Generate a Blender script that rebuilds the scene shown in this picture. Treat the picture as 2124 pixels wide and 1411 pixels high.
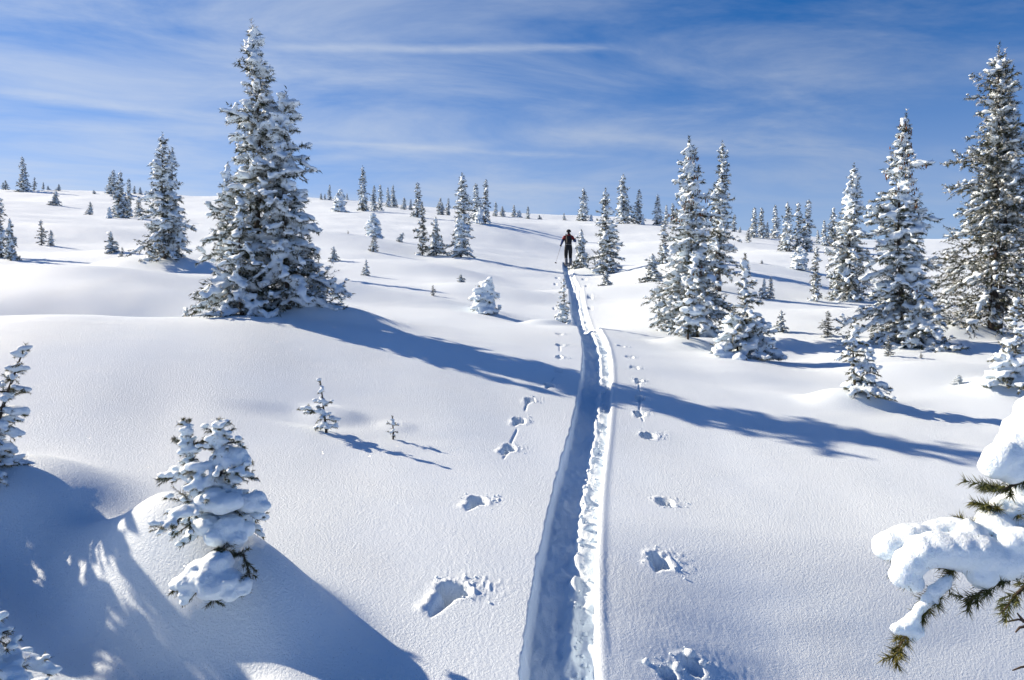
import bpy, bmesh, math, random
import numpy as np
from mathutils import Vector, Matrix
R = math.radians
for o in list(bpy.data.objects):
    bpy.data.objects.remove(o)
scene = bpy.context.scene
COL = scene.collection

# ------------------------------------------------------------------ camera
F_PX, W_PX, H_PX = 1652.0, 2124.0, 1411.0        # focal length in photograph pixels, photograph size
PITCH = R(-2.0)
CAMZ = 2.3
cam_d = bpy.data.cameras.new('camera')
cam = bpy.data.objects.new('camera', cam_d); COL.objects.link(cam)
cam.location = (0, 0, CAMZ)
cam.rotation_euler = (R(90) + PITCH, 0, 0)
cam_d.sensor_width = 36.0
cam_d.lens = 36.0 * F_PX / W_PX
cam_d.clip_start = 0.05
cam_d.clip_end = 6000
scene.camera = cam

# ------------------------------------------------------------------ sky, sun, exposure
SUN_AZ, SUN_EL = R(67.0), R(28.5)                 # azimuth measured to the left of +Y
SUNV = np.array([-math.sin(SUN_AZ) * math.cos(SUN_EL), math.cos(SUN_AZ) * math.cos(SUN_EL), math.sin(SUN_EL)])
world = bpy.data.worlds.new('World'); scene.world = world; world.use_nodes = True
SKY_STRENGTH, CLOUD_GAIN, SKY_TINT = 0.063, 1.28, (0.13, 0.80, 1.17, 1)
sun_d = bpy.data.lights.new('sun', 'SUN'); sun_d.energy = 5.0; sun_d.angle = R(0.53); sun_d.color = (1.0, 0.835, 0.625)
sun = bpy.data.objects.new('sun', sun_d); COL.objects.link(sun)
sun.location = tuple(SUNV * 60)
sun.rotation_euler = Vector(tuple(SUNV)).to_track_quat('Z', 'Y').to_euler()
scene.view_settings.view_transform = 'Standard'
scene.view_settings.look = 'None'
scene.view_settings.gamma = 1.0
scene.view_settings.use_curve_mapping = False
scene.view_settings.exposure = 0.86
scene.cycles.use_denoising = True
scene.cycles.max_bounces = 6
scene.cycles.diffuse_bounces = 3
scene.cycles.glossy_bounces = 2
scene.cycles.transmission_bounces = 2
scene.cycles.sample_clamp_indirect = 6.0


class NT:
    """small helper for node trees"""
    def __init__(self, tree):
        self.t = tree; self.n = tree.nodes; self.l = tree.links
    def node(self, kind, **kw):
        n = self.n.new(kind)
        for k, v in kw.items():
            setattr(n, k, v)
        return n
    def put(self, sock, val):
        if hasattr(val, 'is_output') or isinstance(val, bpy.types.NodeSocket):
            self.l.new(val, sock)
        else:
            sock.default_value = val
    def math(self, op, a, b=0.0, c=None, clamp=False):
        n = self.node('ShaderNodeMath', operation=op, use_clamp=clamp)
        self.put(n.inputs[0], a); self.put(n.inputs[1], b)
        if c is not None:
            self.put(n.inputs[2], c)
        return n.outputs[0]
    def vmath(self, op, a, b=(0, 0, 0)):
        n = self.node('ShaderNodeVectorMath', operation=op)
        self.put(n.inputs[0], a); self.put(n.inputs[1], b)
        return n.outputs['Value'] if op in ('DOT_PRODUCT', 'LENGTH') else n.outputs[0]
    def smooth(self, x, a, b, lo=0.0, hi=1.0):
        n = self.node('ShaderNodeMapRange', interpolation_type='SMOOTHSTEP')
        self.put(n.inputs[0], x)
        for i, v in enumerate((a, b, lo, hi)):
            self.put(n.inputs[i + 1], v)
        return n.outputs[0]
    def noise(self, vec, scale, detail=4.0, rough=0.55, dist=0.0):
        n = self.node('ShaderNodeTexNoise')
        self.put(n.inputs['Vector'], vec); n.inputs['Scale'].default_value = scale
        n.inputs['Detail'].default_value = detail; n.inputs['Roughness'].default_value = rough
        n.inputs['Distortion'].default_value = dist
        return n.outputs['Fac']
    def mix(self, f, a, b):
        n = self.node('ShaderNodeMix', data_type='RGBA')
        self.put(n.inputs[0], f); self.put(n.inputs[6], a); self.put(n.inputs[7], b)
        return n.outputs[2]


def sky_dir(u, v):
    """unit world direction towards a point of the photograph's sky"""
    a, b = (u - W_PX / 2) / F_PX, (H_PX / 2 - v) / F_PX
    d = np.array([a, math.cos(PITCH) - b * math.sin(PITCH), math.sin(PITCH) + b * math.cos(PITCH)])
    return d / np.linalg.norm(d)


def build_sky():
    t = NT(world.node_tree); t.n.clear()
    sky = t.node('ShaderNodeTexSky', sky_type='NISHITA')
    sky.sun_disc = False
    sky.sun_elevation = SUN_EL
    sky.sun_rotation = -SUN_AZ
    sky.altitude = 3400; sky.air_density = 1.0; sky.dust_density = 0.3; sky.ozone_density = 6.0
    co = t.node('ShaderNodeTexCoord').outputs['Generated']
    xyz = t.node('ShaderNodeSeparateXYZ'); t.l.new(co, xyz.inputs[0])
    x, y, z = xyz.outputs
    zz = t.math('MAXIMUM', t.math('ADD', z, 0.10), 0.04)
    px, py = t.math('DIVIDE', x, zz), t.math('DIVIDE', y, zz)
    comb = t.node('ShaderNodeCombineXYZ')
    # cirrus sheet seen in perspective: streaks drawn out along one wind direction
    w = R(12)
    a = t.math('ADD', t.math('MULTIPLY', px, math.cos(w)), t.math('MULTIPLY', py, math.sin(w)))
    b = t.math('SUBTRACT', t.math('MULTIPLY', py, math.cos(w)), t.math('MULTIPLY', px, math.sin(w)))
    t.put(comb.inputs[0], t.math('MULTIPLY', a, 0.62)); t.put(comb.inputs[1], t.math('MULTIPLY', b, 1.0))
    n1 = t.noise(comb.outputs[0], 1.5, 8.0, 0.62, 0.5)
    n2 = t.noise(comb.outputs[0], 0.30, 3.0, 0.5, 0.3)
    # the sheet is thickest towards the sun and thins out away from it
    toward = t.vmath('DOT_PRODUCT', co, tuple(SUNV))
    cover = t.smooth(toward, -0.15, 0.75, -0.11, 0.10)
    den = t.math('ADD', t.math('ADD', t.math('MULTIPLY', n1, 0.75), t.math('MULTIPLY', n2, 0.35)), cover)
    cl = t.math('MULTIPLY', t.smooth(den, 0.38, 0.98), 0.95)
    cl = t.math('MULTIPLY', cl, t.smooth(z, 0.42, 0.75, 1.0, 0.12))       # overhead it is clear
    # contrails, worn wide by the wind: great-circle bands
    wob = t.math('MULTIPLY', t.math('SUBTRACT', t.noise(co, 9.0, 4.0, 0.6), 0.5), 0.010)
    tex = t.noise(comb.outputs[0], 3.0, 5.0, 0.65, 0.5)
    def over(a, b):
        return t.math('SUBTRACT', 1.0, t.math('MULTIPLY', t.math('SUBTRACT', 1.0, a), t.math('SUBTRACT', 1.0, b)))
    def trail(p, q, half, wid, gain):
        nonlocal cl
        d1, d2 = sky_dir(*p), sky_dir(*q)
        n = np.cross(d1, d2); n /= np.linalg.norm(n)
        mid = d1 + d2; mid /= np.linalg.norm(mid)
        off = t.math('ADD', t.vmath('DOT_PRODUCT', co, tuple(n)), wob)
        band = t.smooth(t.math('ABSOLUTE', off), 0.0, wid, 1.0, 0.0)
        ln = t.smooth(t.vmath('DOT_PRODUCT', co, tuple(mid)), math.cos(half), math.cos(half * 0.45))
        g = t.math('MULTIPLY', t.math('MULTIPLY', band, ln), t.math('MULTIPLY', t.smooth(tex, 0.25, 0.7), gain))
        cl = over(cl, g)
    trail((560, 98), (1330, 102), R(16), 0.008, 0.55)
    trail((0, 192), (430, 246), R(11), 0.009, 0.6)
    trail((600, 292), (1250, 330), R(14), 0.006, 0.5)
    trail((1100, 280), (1900, 318), R(17), 0.020, 0.42)
    trail((0, 255), (420, 268), R(10), 0.012, 0.4)
    trail((640, 330), (1000, 300), R(9), 0.010, 0.35)
    # pale air low over the horizon, all the way round
    cl = over(cl, t.math('MULTIPLY', t.smooth(z, 0.0, 0.34, 1.0, 0.0), 0.70))
    # clouds are lit by the sun: brighter close to it
    lit = t.smooth(toward, -0.2, 1.0, 0.9, 1.2)
    cc = t.node('ShaderNodeMix', data_type='RGBA', blend_type='MULTIPLY'); cc.inputs[0].default_value = 1.0
    t.put(cc.inputs[6], (3.7 * CLOUD_GAIN, 4.15 * CLOUD_GAIN, 4.9 * CLOUD_GAIN, 1))
    cv = t.node('ShaderNodeCombineColor')
    for i in range(3):
        t.put(cv.inputs[i], lit)
    t.l.new(cv.outputs[0], cc.inputs[7])
    tint = t.node('ShaderNodeMix', data_type='RGBA', blend_type='MULTIPLY'); tint.inputs[0].default_value = 1.0
    t.l.new(sky.outputs[0], tint.inputs[6]); tint.inputs[7].default_value = SKY_TINT
    col = t.mix(cl, tint.outputs[2], cc.outputs[2])
    bg = t.node('ShaderNodeBackground'); t.l.new(col, bg.inputs[0]); bg.inputs[1].default_value = SKY_STRENGTH
    out = t.node('ShaderNodeOutputWorld'); t.l.new(bg.outputs[0], out.inputs[0])
build_sky()


# ------------------------------------------------------------------ numpy noise
def _hash(ix, iy, seed):
    h = (ix.astype(np.int64) * 374761393 + iy.astype(np.int64) * 668265263 + seed * 974634777) & 0xFFFFFFFF
    h = ((h ^ (h >> 13)) * 1274126177) & 0xFFFFFFFF
    h = ((h ^ (h >> 16)) * 2246822519) & 0xFFFFFFFF
    return (h ^ (h >> 15)) & 0xFFFFFFFF

def gnoise(x, y, seed=0):
    """2-D gradient noise, about -0.7..0.7"""
    x = np.atleast_1d(np.asarray(x, float)); y = np.atleast_1d(np.asarray(y, float))
    xi, yi = np.floor(x), np.floor(y)
    fx, fy = x - xi, y - yi
    def g(ix, iy, dx, dy):
        a = _hash(ix, iy, seed) / 4294967296.0 * 2 * np.pi
        return np.cos(a) * dx + np.sin(a) * dy
    ux, uy = fx * fx * fx * (fx * (fx * 6 - 15) + 10), fy * fy * fy * (fy * (fy * 6 - 15) + 10)
    a, b = g(xi, yi, fx, fy), g(xi + 1, yi, fx - 1, fy)
    c, d = g(xi, yi + 1, fx, fy - 1), g(xi + 1, yi + 1, fx - 1, fy - 1)
    return (a * (1 - ux) + b * ux) * (1 - uy) + (c * (1 - ux) + d * ux) * uy

def fbm(x, y, seed=0, oct=3, gain=0.5):
    s, a = 0.0, 1.0
    for k in range(oct):
        s = s + a * gnoise(x * 2 ** k, y * 2 ** k, seed + 17 * k); a *= gain
    return s

def sstep(x, a, b):
    t = np.clip((x - a) / (b - a), 0, 1)
    return t * t * (3 - 2 * t)


# ------------------------------------------------------------------ terrain as one height function
def pix(u, v, d):
    """world point at view depth d metres behind a point of the photograph"""
    a, b = (u - W_PX / 2) / F_PX, (H_PX / 2 - v) / F_PX
    return np.array([a * d, d * (math.cos(PITCH) - b * math.sin(PITCH)), CAMZ + d * (math.sin(PITCH) + b * math.cos(PITCH))])

def cross(x):
    """cross-slope: the shoulder falls to the right and levels out beyond the track"""
    xs = np.linspace(-60, 60, 2401)
    sl = -0.12 * sstep(xs, -9.0, -5.0) * (1 - 0.7 * sstep(xs, 0.6, 3.0)) * (1 - sstep(xs, 8, 14))
    c = np.concatenate([[0], np.cumsum((sl[1:] + sl[:-1]) / 2 * (xs[1] - xs[0]))])
    c -= np.interp(0.0, xs, c)
    return np.interp(x, xs, c)

def plane(x, y):
    yy = np.where(y < 96, y, 96 - 0.25 * (y - 96))
    yy = np.maximum(yy, -60)
    s = np.maximum(1.0, y / 11.0)                  # the shoulder broadens uphill
    return 0.149 * yy + s * cross(x / s)

CONTROL = [  # photograph column, row, distance in metres
    (540, 655, 10.8), (440, 657, 10.4), (200, 652, 10.2), (0, 655, 10.0), (750, 662, 11.6),
    (0, 668, 12), (200, 670, 12), (340, 668, 12),
    (200, 626, 14), (200, 590, 17), (270, 563, 20), (0, 610, 15), (0, 566, 20), (340, 557, 21), (440, 600, 17),
    (540, 640, 14.2), (620, 628, 15.8), (700, 600, 19.5), (693, 551, 27), (759, 571, 24), (820, 640, 16.5),
    (231, 532, 25), (23, 540, 23), (95, 510, 31), (187, 445, 58), (252, 451, 55), (113, 425, 70), (50, 397, 100),
    (200, 401, 100), (290, 402, 98), (400, 408, 98), (0, 392, 105), (340, 480, 42), (500, 470, 50),
    (600, 440, 68), (660, 414, 98), (753, 437, 76), (816, 429, 90), (866, 450, 66), (930, 446, 82), (1007, 463, 62),
    (1066, 449, 88), (1122, 453, 90), (1170, 456, 92), (1210, 458, 86), (1293, 463, 72), (1396, 464, 80),
    (1523, 480, 75), (1580, 493, 62), (1650, 521, 48), (1720, 515, 55), (1750, 497, 80), (2000, 500, 85), (2124, 505, 85),
    (775, 495, 42), (775, 522, 33), (877, 531, 34), (958, 530, 34.5), (1180, 547, 40), (1180, 500, 60),
    (956, 590, 23), (898, 613, 20.5), (1005, 652, 16.5), (1100, 622, 21.5), (1205, 563, 34.5), (1255, 573, 32.5),
    (1257, 597, 26), (1195, 600, 26), (1208, 660, 18.6), (1330, 645, 19), (1208, 688, 16.3), (1100, 676, 15.6),
    (1000, 671, 13.2), (1168, 676, 14.5), (1250, 684, 14.0), (1350, 700, 13.6), (1412, 690, 14.8), (1427, 724, 12.9),
    (1540, 737, 12.3), (1490, 607, 21.5), (1360, 585, 26), (1376, 553, 33), (1692, 624, 21.5), (1658, 569, 31),
    (1590, 620, 21), (1619, 688, 15.2), (1717, 697, 14.8), (1760, 625, 22.5), (1870, 716, 13.6), (2065, 697, 14.4),
    (1843, 738, 12.4), (1910, 743, 12.2), (1785, 845, 9.4), (2100, 818, 9.9), (2124, 640, 19), (1950, 620, 24),
    (1600, 745, 13.6), (1480, 700, 15.2),
    (1650, 506, 100), (1820, 508, 100), (2124, 518, 105), (1500, 488, 100), (1350, 474, 105), (1200, 466, 110), (1050, 459, 108),
    (900, 446, 110), (750, 436, 112), (600, 424, 118), (300, 412, 118), (100, 402, 125), (0, 398, 125), (-250, 385, 105), (2400, 510, 85),
]

def warp(x, y):
    d = np.hypot(x, y)
    return np.stack([np.arctan2(x, y) * 1.5, np.log(d + 2.0)], -1)

def _tps(r2):
    return 0.5 * r2 * np.log(r2 + 1e-12)

def fit_base():
    P, Z = [], []
    for u, v, d in CONTROL:
        p = pix(u, v, d); P.append(p[:2]); Z.append(p[2] - plane(p[0], p[1]))
    for a in (-60, -36, -24, -12, 0, 12, 24, 36, 60):
        for d in (0.5, 2.5, 4.0, 5.5, 7.5):
            P.append([d * math.sin(R(a)), d * math.cos(R(a))]); Z.append(0)
    for a in (-170, -135, -100, 100, 135, 170):
        for d in (3, 12, 50):
            P.append([d * math.sin(R(a)), d * math.cos(R(a))]); Z.append(0)
    for a in (-55, 50):
        for d, z in ((14, 0.1), (30, 0.6), (70, 1.0)):
            P.append([d * math.sin(R(a)), d * math.cos(R(a))]); Z.append(z)
    for a in (-50, -30, -15, 0, 15, 30, 50):          # beyond the skyline the ground falls away
        for d, z in ((220, -2.0), (600, 0.0)):
            P.append([d * math.sin(R(a)), d * math.cos(R(a))]); Z.append(z)
    P = np.array(P); Z = np.array(Z); Q = warp(P[:, 0], P[:, 1]); n = len(P)
    K = _tps(((Q[:, None] - Q[None]) ** 2).sum(-1)) + 2e-4 * np.eye(n)
    A = np.concatenate([np.ones((n, 1)), Q], 1)
    M = np.block([[K, A], [A.T, np.zeros((3, 3))]])
    s = np.linalg.solve(M, np.concatenate([Z, np.zeros(3)]))
    return Q, s[:n], s[n:]
_Q, _W, _A = fit_base()

def base(x, y):
    x = np.asarray(x, float); y = np.asarray(y, float); sh = x.shape
    x, y = x.ravel(), y.ravel(); out = np.empty(len(x))
    for i in range(0, len(x), 20000):
        q = warp(x[i:i + 20000], y[i:i + 20000])
        r2 = ((q[:, None] - _Q[None]) ** 2).sum(-1)
        out[i:i + 20000] = _tps(r2) @ _W + _A[0] + q @ _A[1:]
    back = sstep(np.abs(np.arctan2(x, y)), R(60), R(85))
    out = out * (1 - back)
    return (out + plane(x, y)).reshape(sh)

def undulate(x, y):
    """wind-packed swells of the snow, stronger farther out"""
    d = np.hypot(x, y)
    far = sstep(d, 9, 30)
    s = 0.030 * gnoise(x * 0.55, y * 0.42, 3) + 0.012 * gnoise(x * 1.3 + y * .3, y * 1.1, 5)
    s = s + 0.012 * gnoise(x * 0.9 + y * .5, y * 4.0 - x * 1.2, 15) * sstep(gnoise(x * .25, y * .25, 16), -0.05, 0.35)
    s = s + far * (0.16 * gnoise(x * 0.10, y * 0.16, 7) + 0.09 * gnoise(x * 0.28 + 0.05 * y, y * 0.36, 9))
    s = s + sstep(d, 40, 90) * 0.45 * gnoise(x * 0.045, y * 0.05, 13)
    return s

def smooth_ground(x, y):
    x = np.asarray(x, float); y = np.asarray(y, float)
    q = np.clip(5.9 - y, 0, 6)                      # the slope steepens at the lower right
    roll = 0.085 * q ** 1.3 * sstep(x, 0.45, 1.7) + 0.11 * np.clip(x - 0.5, 0, 6) * sstep(q, 0, 1.4)
    roll = roll * (1 - sstep(np.abs(np.arctan2(x, y)), R(70), R(110)))
    return base(x, y) + undulate(x, y) - roll

def hit(u, v, d0=2.0, d1=130.0, fn=None):
    """first ground point seen at a place of the photograph"""
    fn = fn or smooth_ground
    ds = np.exp(np.linspace(math.log(d0), math.log(d1), 900))
    p = pix(u, v, ds[:, None].T)
    P = np.stack([np.broadcast_to(p[0], (1, 900)), np.broadcast_to(p[1], (1, 900)), np.broadcast_to(p[2], (1, 900))], -1)[0]
    g = fn(P[:, 0], P[:, 1]) - P[:, 2]
    k = int(np.argmax(g > 0)) if (g > 0).any() else 899
    if k == 0:
        return P[0]
    t = g[k - 1] / (g[k - 1] - g[k])
    return P[k - 1] * (1 - t) + P[k] * t

# ------------------------------------------------------------------ snow surface details
TRACK_PX = [(1158, 1700, 0), (1160, 1411, 0), (1174, 1200, 0), (1201, 1000, 0), (1222, 900, 0), (1237, 810, 0), (1240, 750, 0),
            (1234, 706, 0), (1224, 684, 0), (1203, 655, 0), (1191, 604, 0), (1180, 570, 0), (1176, 552, 0), (1177, 546, 0)]

def track_curve():
    pts = [hit(u, v) for u, v, _ in TRACK_PX]
    y = np.array([p[1] for p in pts]); x = np.array([p[0] for p in pts])
    o = np.argsort(y); y, x = y[o], x[o]
    yy = np.linspace(-6, y[-1], 500)
    xx = np.interp(yy, y, x)
    xx = np.where(yy < y[0], x[0] + (yy - y[0]) * -0.02, xx)
    k = np.hanning(23); k /= k.sum()
    xs = np.convolve(np.pad(xx, 11, mode='edge'), k, 'valid')
    return yy, xs
TRACK_Y, TRACK_X = track_curve()
TRACK_END = TRACK_Y[-1]

PRINTS_PX = [  # photograph column, row, hole radius in metres, depth, drag length
    (940, 1225, .102, .15, .24), (990, 1040, .080, .11, .16), (1057, 930, .075, .10, .16), (1077, 873, .070, .09, .12), (1100, 830, .065, .08, .10),
    (1140, 800, .062, .08, .08), (1158, 770, .060, .07, .0), (1160, 741, .060, .07, .0), (1162, 716, .060, .07, .0), (1160, 693, .062, .07, .0),
    (1368, 1165, .095, .13, .08), (1380, 1043, .080, .10, .0), (1345, 905, .085, .10, .0), (1327, 858, .065, .08, .10), (1328, 826, .062, .07, .12),
    (1325, 790, .06, .07, .1), (1316, 762, .06, .06, .0), (1306, 741, .06, .06, .0), (1288, 718, .06, .06, .0),
    (1435, 1385, .07, .05, .0), (1385, 1400, .06, .05, .0),
    (1150, 640, .07, .08, 0), (1148, 622, .07, .08, 0), (1150, 605, .08, .08, 0), (1152, 590, .08, .08, 0), (1156, 577, .08, .08, 0),
    (1225, 640, .07, .08, 0), (1224, 624, .08, .09, 0), (1221, 608, .09, .09, 0), (1217, 594, .09, .09, 0), (1212, 580, .09, .09, 0),
]
PRINTS = [(hit(u, v), r * .92, dp, dg) for u, v, r, dp, dg in PRINTS_PX]

# mounds and scoops round trees: centre x, y, height, half-length, half-width, turn
BUMPS = []
def bump_px(u, v, h, rx, ry, rot=0.0):
    p = hit(u, v); BUMPS.append((p[0], p[1], h, rx, ry, rot))
BUMPS += [(-1.54, 4.06, .38, .56, .32, R(-16)), (-1.42, 3.58, -.10, .28, .14, R(-5)), (-2.08, 4.30, .22, .48, .28, R(-25)), (-2.15, 3.90, -.17, .85, .30, R(-36)),
          (-3.15, 5.0, .22, .55, .5, 0), (-9.3, 15.6, .20, 3.4, 1.3, R(-14)), (-6.2, 12.9, -.52, 2.3, 1.25, R(-10))]
bump_px(1760, 838, .17, .42, .26, R(-8)); bump_px(1640, 800, -.05, 1.4, .35, R(-5))
bump_px(2085, 812, .14, .4, .3); bump_px(1975, 778, .16, 1.3, .45, R(-10))
bump_px(1168, 674, .08, .3, .22); bump_px(1128, 674, .10, .35, .2)
bump_px(1240, 568, .25, 1.1, .7); bump_px(1428, 722, .16, .45, .35); bump_px(1540, 734, .18, .9, .5)
bump_px(1990, 697, .20, .8, .4, R(15)); bump_px(660, 655, .18, .9, .5); bump_px(330, 553, .30, 1.6, .8)
bump_px(690, 862, .05, .25, .18); bump_px(610, 862, -.035, .5, .18); bump_px(822, 885, .02, .15, .12)
# dunes whose lee sides fall into shade in the middle distance
for u, v, h, rx, ry in ((780, 628, .30, 2.2, .8), (1050, 616, .25, 2.0, .8), (120, 588, .35, 3.0, 1.3), (560, 600, .2, 2.0, 1.0),
                        (1310, 612, .3, 2.5, .9), (1600, 590, .35, 3.2, 1.4), (1480, 560, .35, 3.5, 1.5), (1900, 660, .22, 2.0, .9), (420, 540, .35, 3, 1.5),
                        (1400, 515, .5, 5, 2.5), (820, 560, .3, 2.5, 1.2), (600, 500, .5, 5, 2.5), (1050, 500, .45, 5, 2.5), (250, 490, .4, 4, 2)):
    bump_px(u, v, h, rx, ry, R(-12))

def detail(x, y, fine=True):
    """everything pressed into or heaped on the smooth snow"""
    z = np.zeros_like(x)
    for cx, cy, h, rx, ry, a in BUMPS:
        dx, dy = x - cx, y - cy
        p, q = dx * math.cos(a) + dy * math.sin(a), -dx * math.sin(a) + dy * math.cos(a)
        r2 = (p / rx) ** 2 + (q / ry) ** 2
        m = r2 < 9
        z[m] += h * np.exp(-r2[m] ** 1.45 * 0.8)
    # ski track: a trench a pair of skis wide, a broken rib of snow between them
    xc = np.interp(y, TRACK_Y, TRACK_X)
    s = x - xc
    m = (np.abs(s) < 0.75) & (y < TRACK_END + 1.2)
    if m.any():
        ss, yy, xx = s[m], y[m], x[m]
        dd = np.hypot(xx, yy)
        jag = 0.014 * gnoise(yy * 3.1, yy * 0 + 3.3, 21) + 0.014 * gnoise(yy * 9, ss * 6, 23) + 0.008 * gnoise(yy * 24, ss * 12, 24)
        jag2 = 0.014 * gnoise(yy * 2.3, yy * 0 + 7.7, 25) + 0.006 * gnoise(yy * 11, ss * 6, 27)
        slump = 0.022 + 0.012 * gnoise(yy * .9, yy * 0, 29)
        half = 0.178
        left = sstep(ss + jag, -half - slump, -half + 0.012)
        right = 1 - sstep(ss + jag2, half - 0.012, half + 0.016)
        tr = left * right
        dep = 0.135 + 0.03 * (1 - sstep(yy, 4.2, 5.6)) + 0.02 * gnoise(yy * .7, yy * 0 + 1.5, 31)
        rib = np.exp(-((ss - 0.035 - 0.025 * gnoise(yy * 1.7, yy * 0, 33)) / 0.032) ** 2)
        ribh = np.clip(gnoise(yy * 2.6, yy * 0 + 9.1, 35) * 0.9 + 0.25 + 0.6 * gnoise(yy * 9, ss * 9, 36), 0, 1) * 0.10
        shelf = (0.012 + 0.045 * sstep(yy, 4.4, 5.6)) * sstep(ss, 0.01, 0.07)
        flo = -dep + rib * ribh + shelf + 0.020 * gnoise(xx * 9, yy * 5, 37) + 0.014 * gnoise(xx * 20, yy * 12, 39)
        lip = 0.008 * np.exp(-((ss - half - 0.035) / 0.03) ** 2)
        fade = 1 - sstep(yy, TRACK_END - 0.3, TRACK_END + 0.9)
        z[m] += (flo * tr + lip * (1 - tr)) * fade
    # holes left by the pole baskets
    for pi, (c, r, dp, dg) in enumerate(PRINTS):
        dx, dy = x - c[0], y - c[1]
        m = (np.abs(dx) < 0.75) & (np.abs(dy) < 0.75)
        if not m.any():
            continue
        dx, dy = dx[m], dy[m]; xx, yy = x[m], y[m]
        wob = 1 + 0.20 * gnoise(xx * 6, yy * 6, 51) + 0.06 * gnoise(xx * 25, yy * 25, 52)
        ta = 2.4 * pi; asp = 0.72 + 0.3 * ((pi * 0.618) % 1)
        rr = np.hypot((dx * math.cos(ta) + dy * math.sin(ta)) / wob, (-dx * math.sin(ta) + dy * math.cos(ta)) / wob / asp) / r
        hole = 1 - sstep(rr, 0.80, 1.08)
        zz = -1.35 * dp * hole
        ring = np.exp(-((rr - 1.35) / 0.28) ** 2) * (0.4 + 0.9 * (dx * 0.5 + dy * 0.85 > -0.2 * r))
        zz += ring * (0.06 * r + 0.16 * r * np.clip(gnoise(xx * 30, yy * 30, 53), 0, 1))
        spray = np.exp(-(((dx - r * 1.3) / (r * 1.7)) ** 2 + ((dy - r * 0.9) / (r * 1.2)) ** 2)) * (1 - hole)
        zz += spray * 0.34 * r * np.clip(gnoise(xx * 34, yy * 28, 55) - 0.02, 0, 1)
        if dg > 0:       # the basket dragged on its way out
            tx, ty = -0.34, -0.94
            al = dx * tx + dy * ty; ac = dx * -ty + dy * tx
            g = sstep(al, 0, r * .6) * (1 - sstep(al, dg * .7, dg + r)) * np.exp(-(ac / (r * 0.33 * np.clip(1.2 - al / (dg + r), .25, 1))) ** 2)
            zz -= g * dp * 0.55
            zz += 0.16 * r * np.exp(-((ac + r * .75) / (r * .35)) ** 2) * sstep(al, r * .5, r) * (1 - sstep(al, dg, dg + r)) * (1 + 1.3 * gnoise(xx * 25, yy * 25, 57))
        z[m] += zz
    # thin lines the pole tips drew from hole to hole
    for i, j, a, b in ((2, 3, .1, .75), (3, 4, .4, .9), (5, 6, .2, .6), (13, 14, .1, 1), (14, 15, .3, .9), (12, 13, .6, 1), (1, 2, .75, 1), (7, 8, .4, .9)):
        p, q = PRINTS[i][0], PRINTS[j][0]
        vx, vy = q[0] - p[0], q[1] - p[1]; L = math.hypot(vx, vy); vx, vy = vx / L, vy / L
        al = (x - p[0]) * vx + (y - p[1]) * vy; ac = (x - p[0]) * -vy + (y - p[1]) * vx
        m = (al > a * L - .05) & (al < b * L + .05) & (np.abs(ac) < .08)
        if m.any():
            w = .009 + .005 * gnoise(al[m] * 7, al[m] * 0 + i, 91)
            z[m] -= .013 * np.exp(-((ac[m] - .02 * gnoise(al[m] * 3, al[m] * 0 + i, 92)) / w) ** 2) * sstep(al[m], a * L, a * L + .1) * (1 - sstep(al[m], b * L - .1, b * L))
    if fine:             # grain and crust, only where it can be resolved
        d = np.hypot(x, y)
        m = d < 13
        f = 1 - sstep(d[m], 4.5, 9.0)
        xx, yy = x[m], y[m]
        pat = 0.45 + 0.8 * np.clip(gnoise(xx * .8, yy * .8, 61) + .25, 0, 1)
        z[m] += f * pat * (0.0012 * gnoise(xx * 15, yy * 13, 63) + 0.0022 * gnoise(xx * 40, yy * 38, 65))
    return z

def ground(x, y, fine=False):
    x = np.atleast_1d(np.asarray(x, float)); y = np.atleast_1d(np.asarray(y, float))
    return smooth_ground(x, y) + detail(x, y, fine)

def gz(x, y):
    return float(ground(x, y)[0])


# ------------------------------------------------------------------ materials
def new_mat(name):
    m = bpy.data.materials.new(name); m.use_nodes = True
    t = NT(m.node_tree); t.n.clear()
    out = t.node('ShaderNodeOutputMaterial'); b = t.node('ShaderNodeBsdfPrincipled')
    t.l.new(b.outputs[0], out.inputs[0])
    return m, t, b

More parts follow.
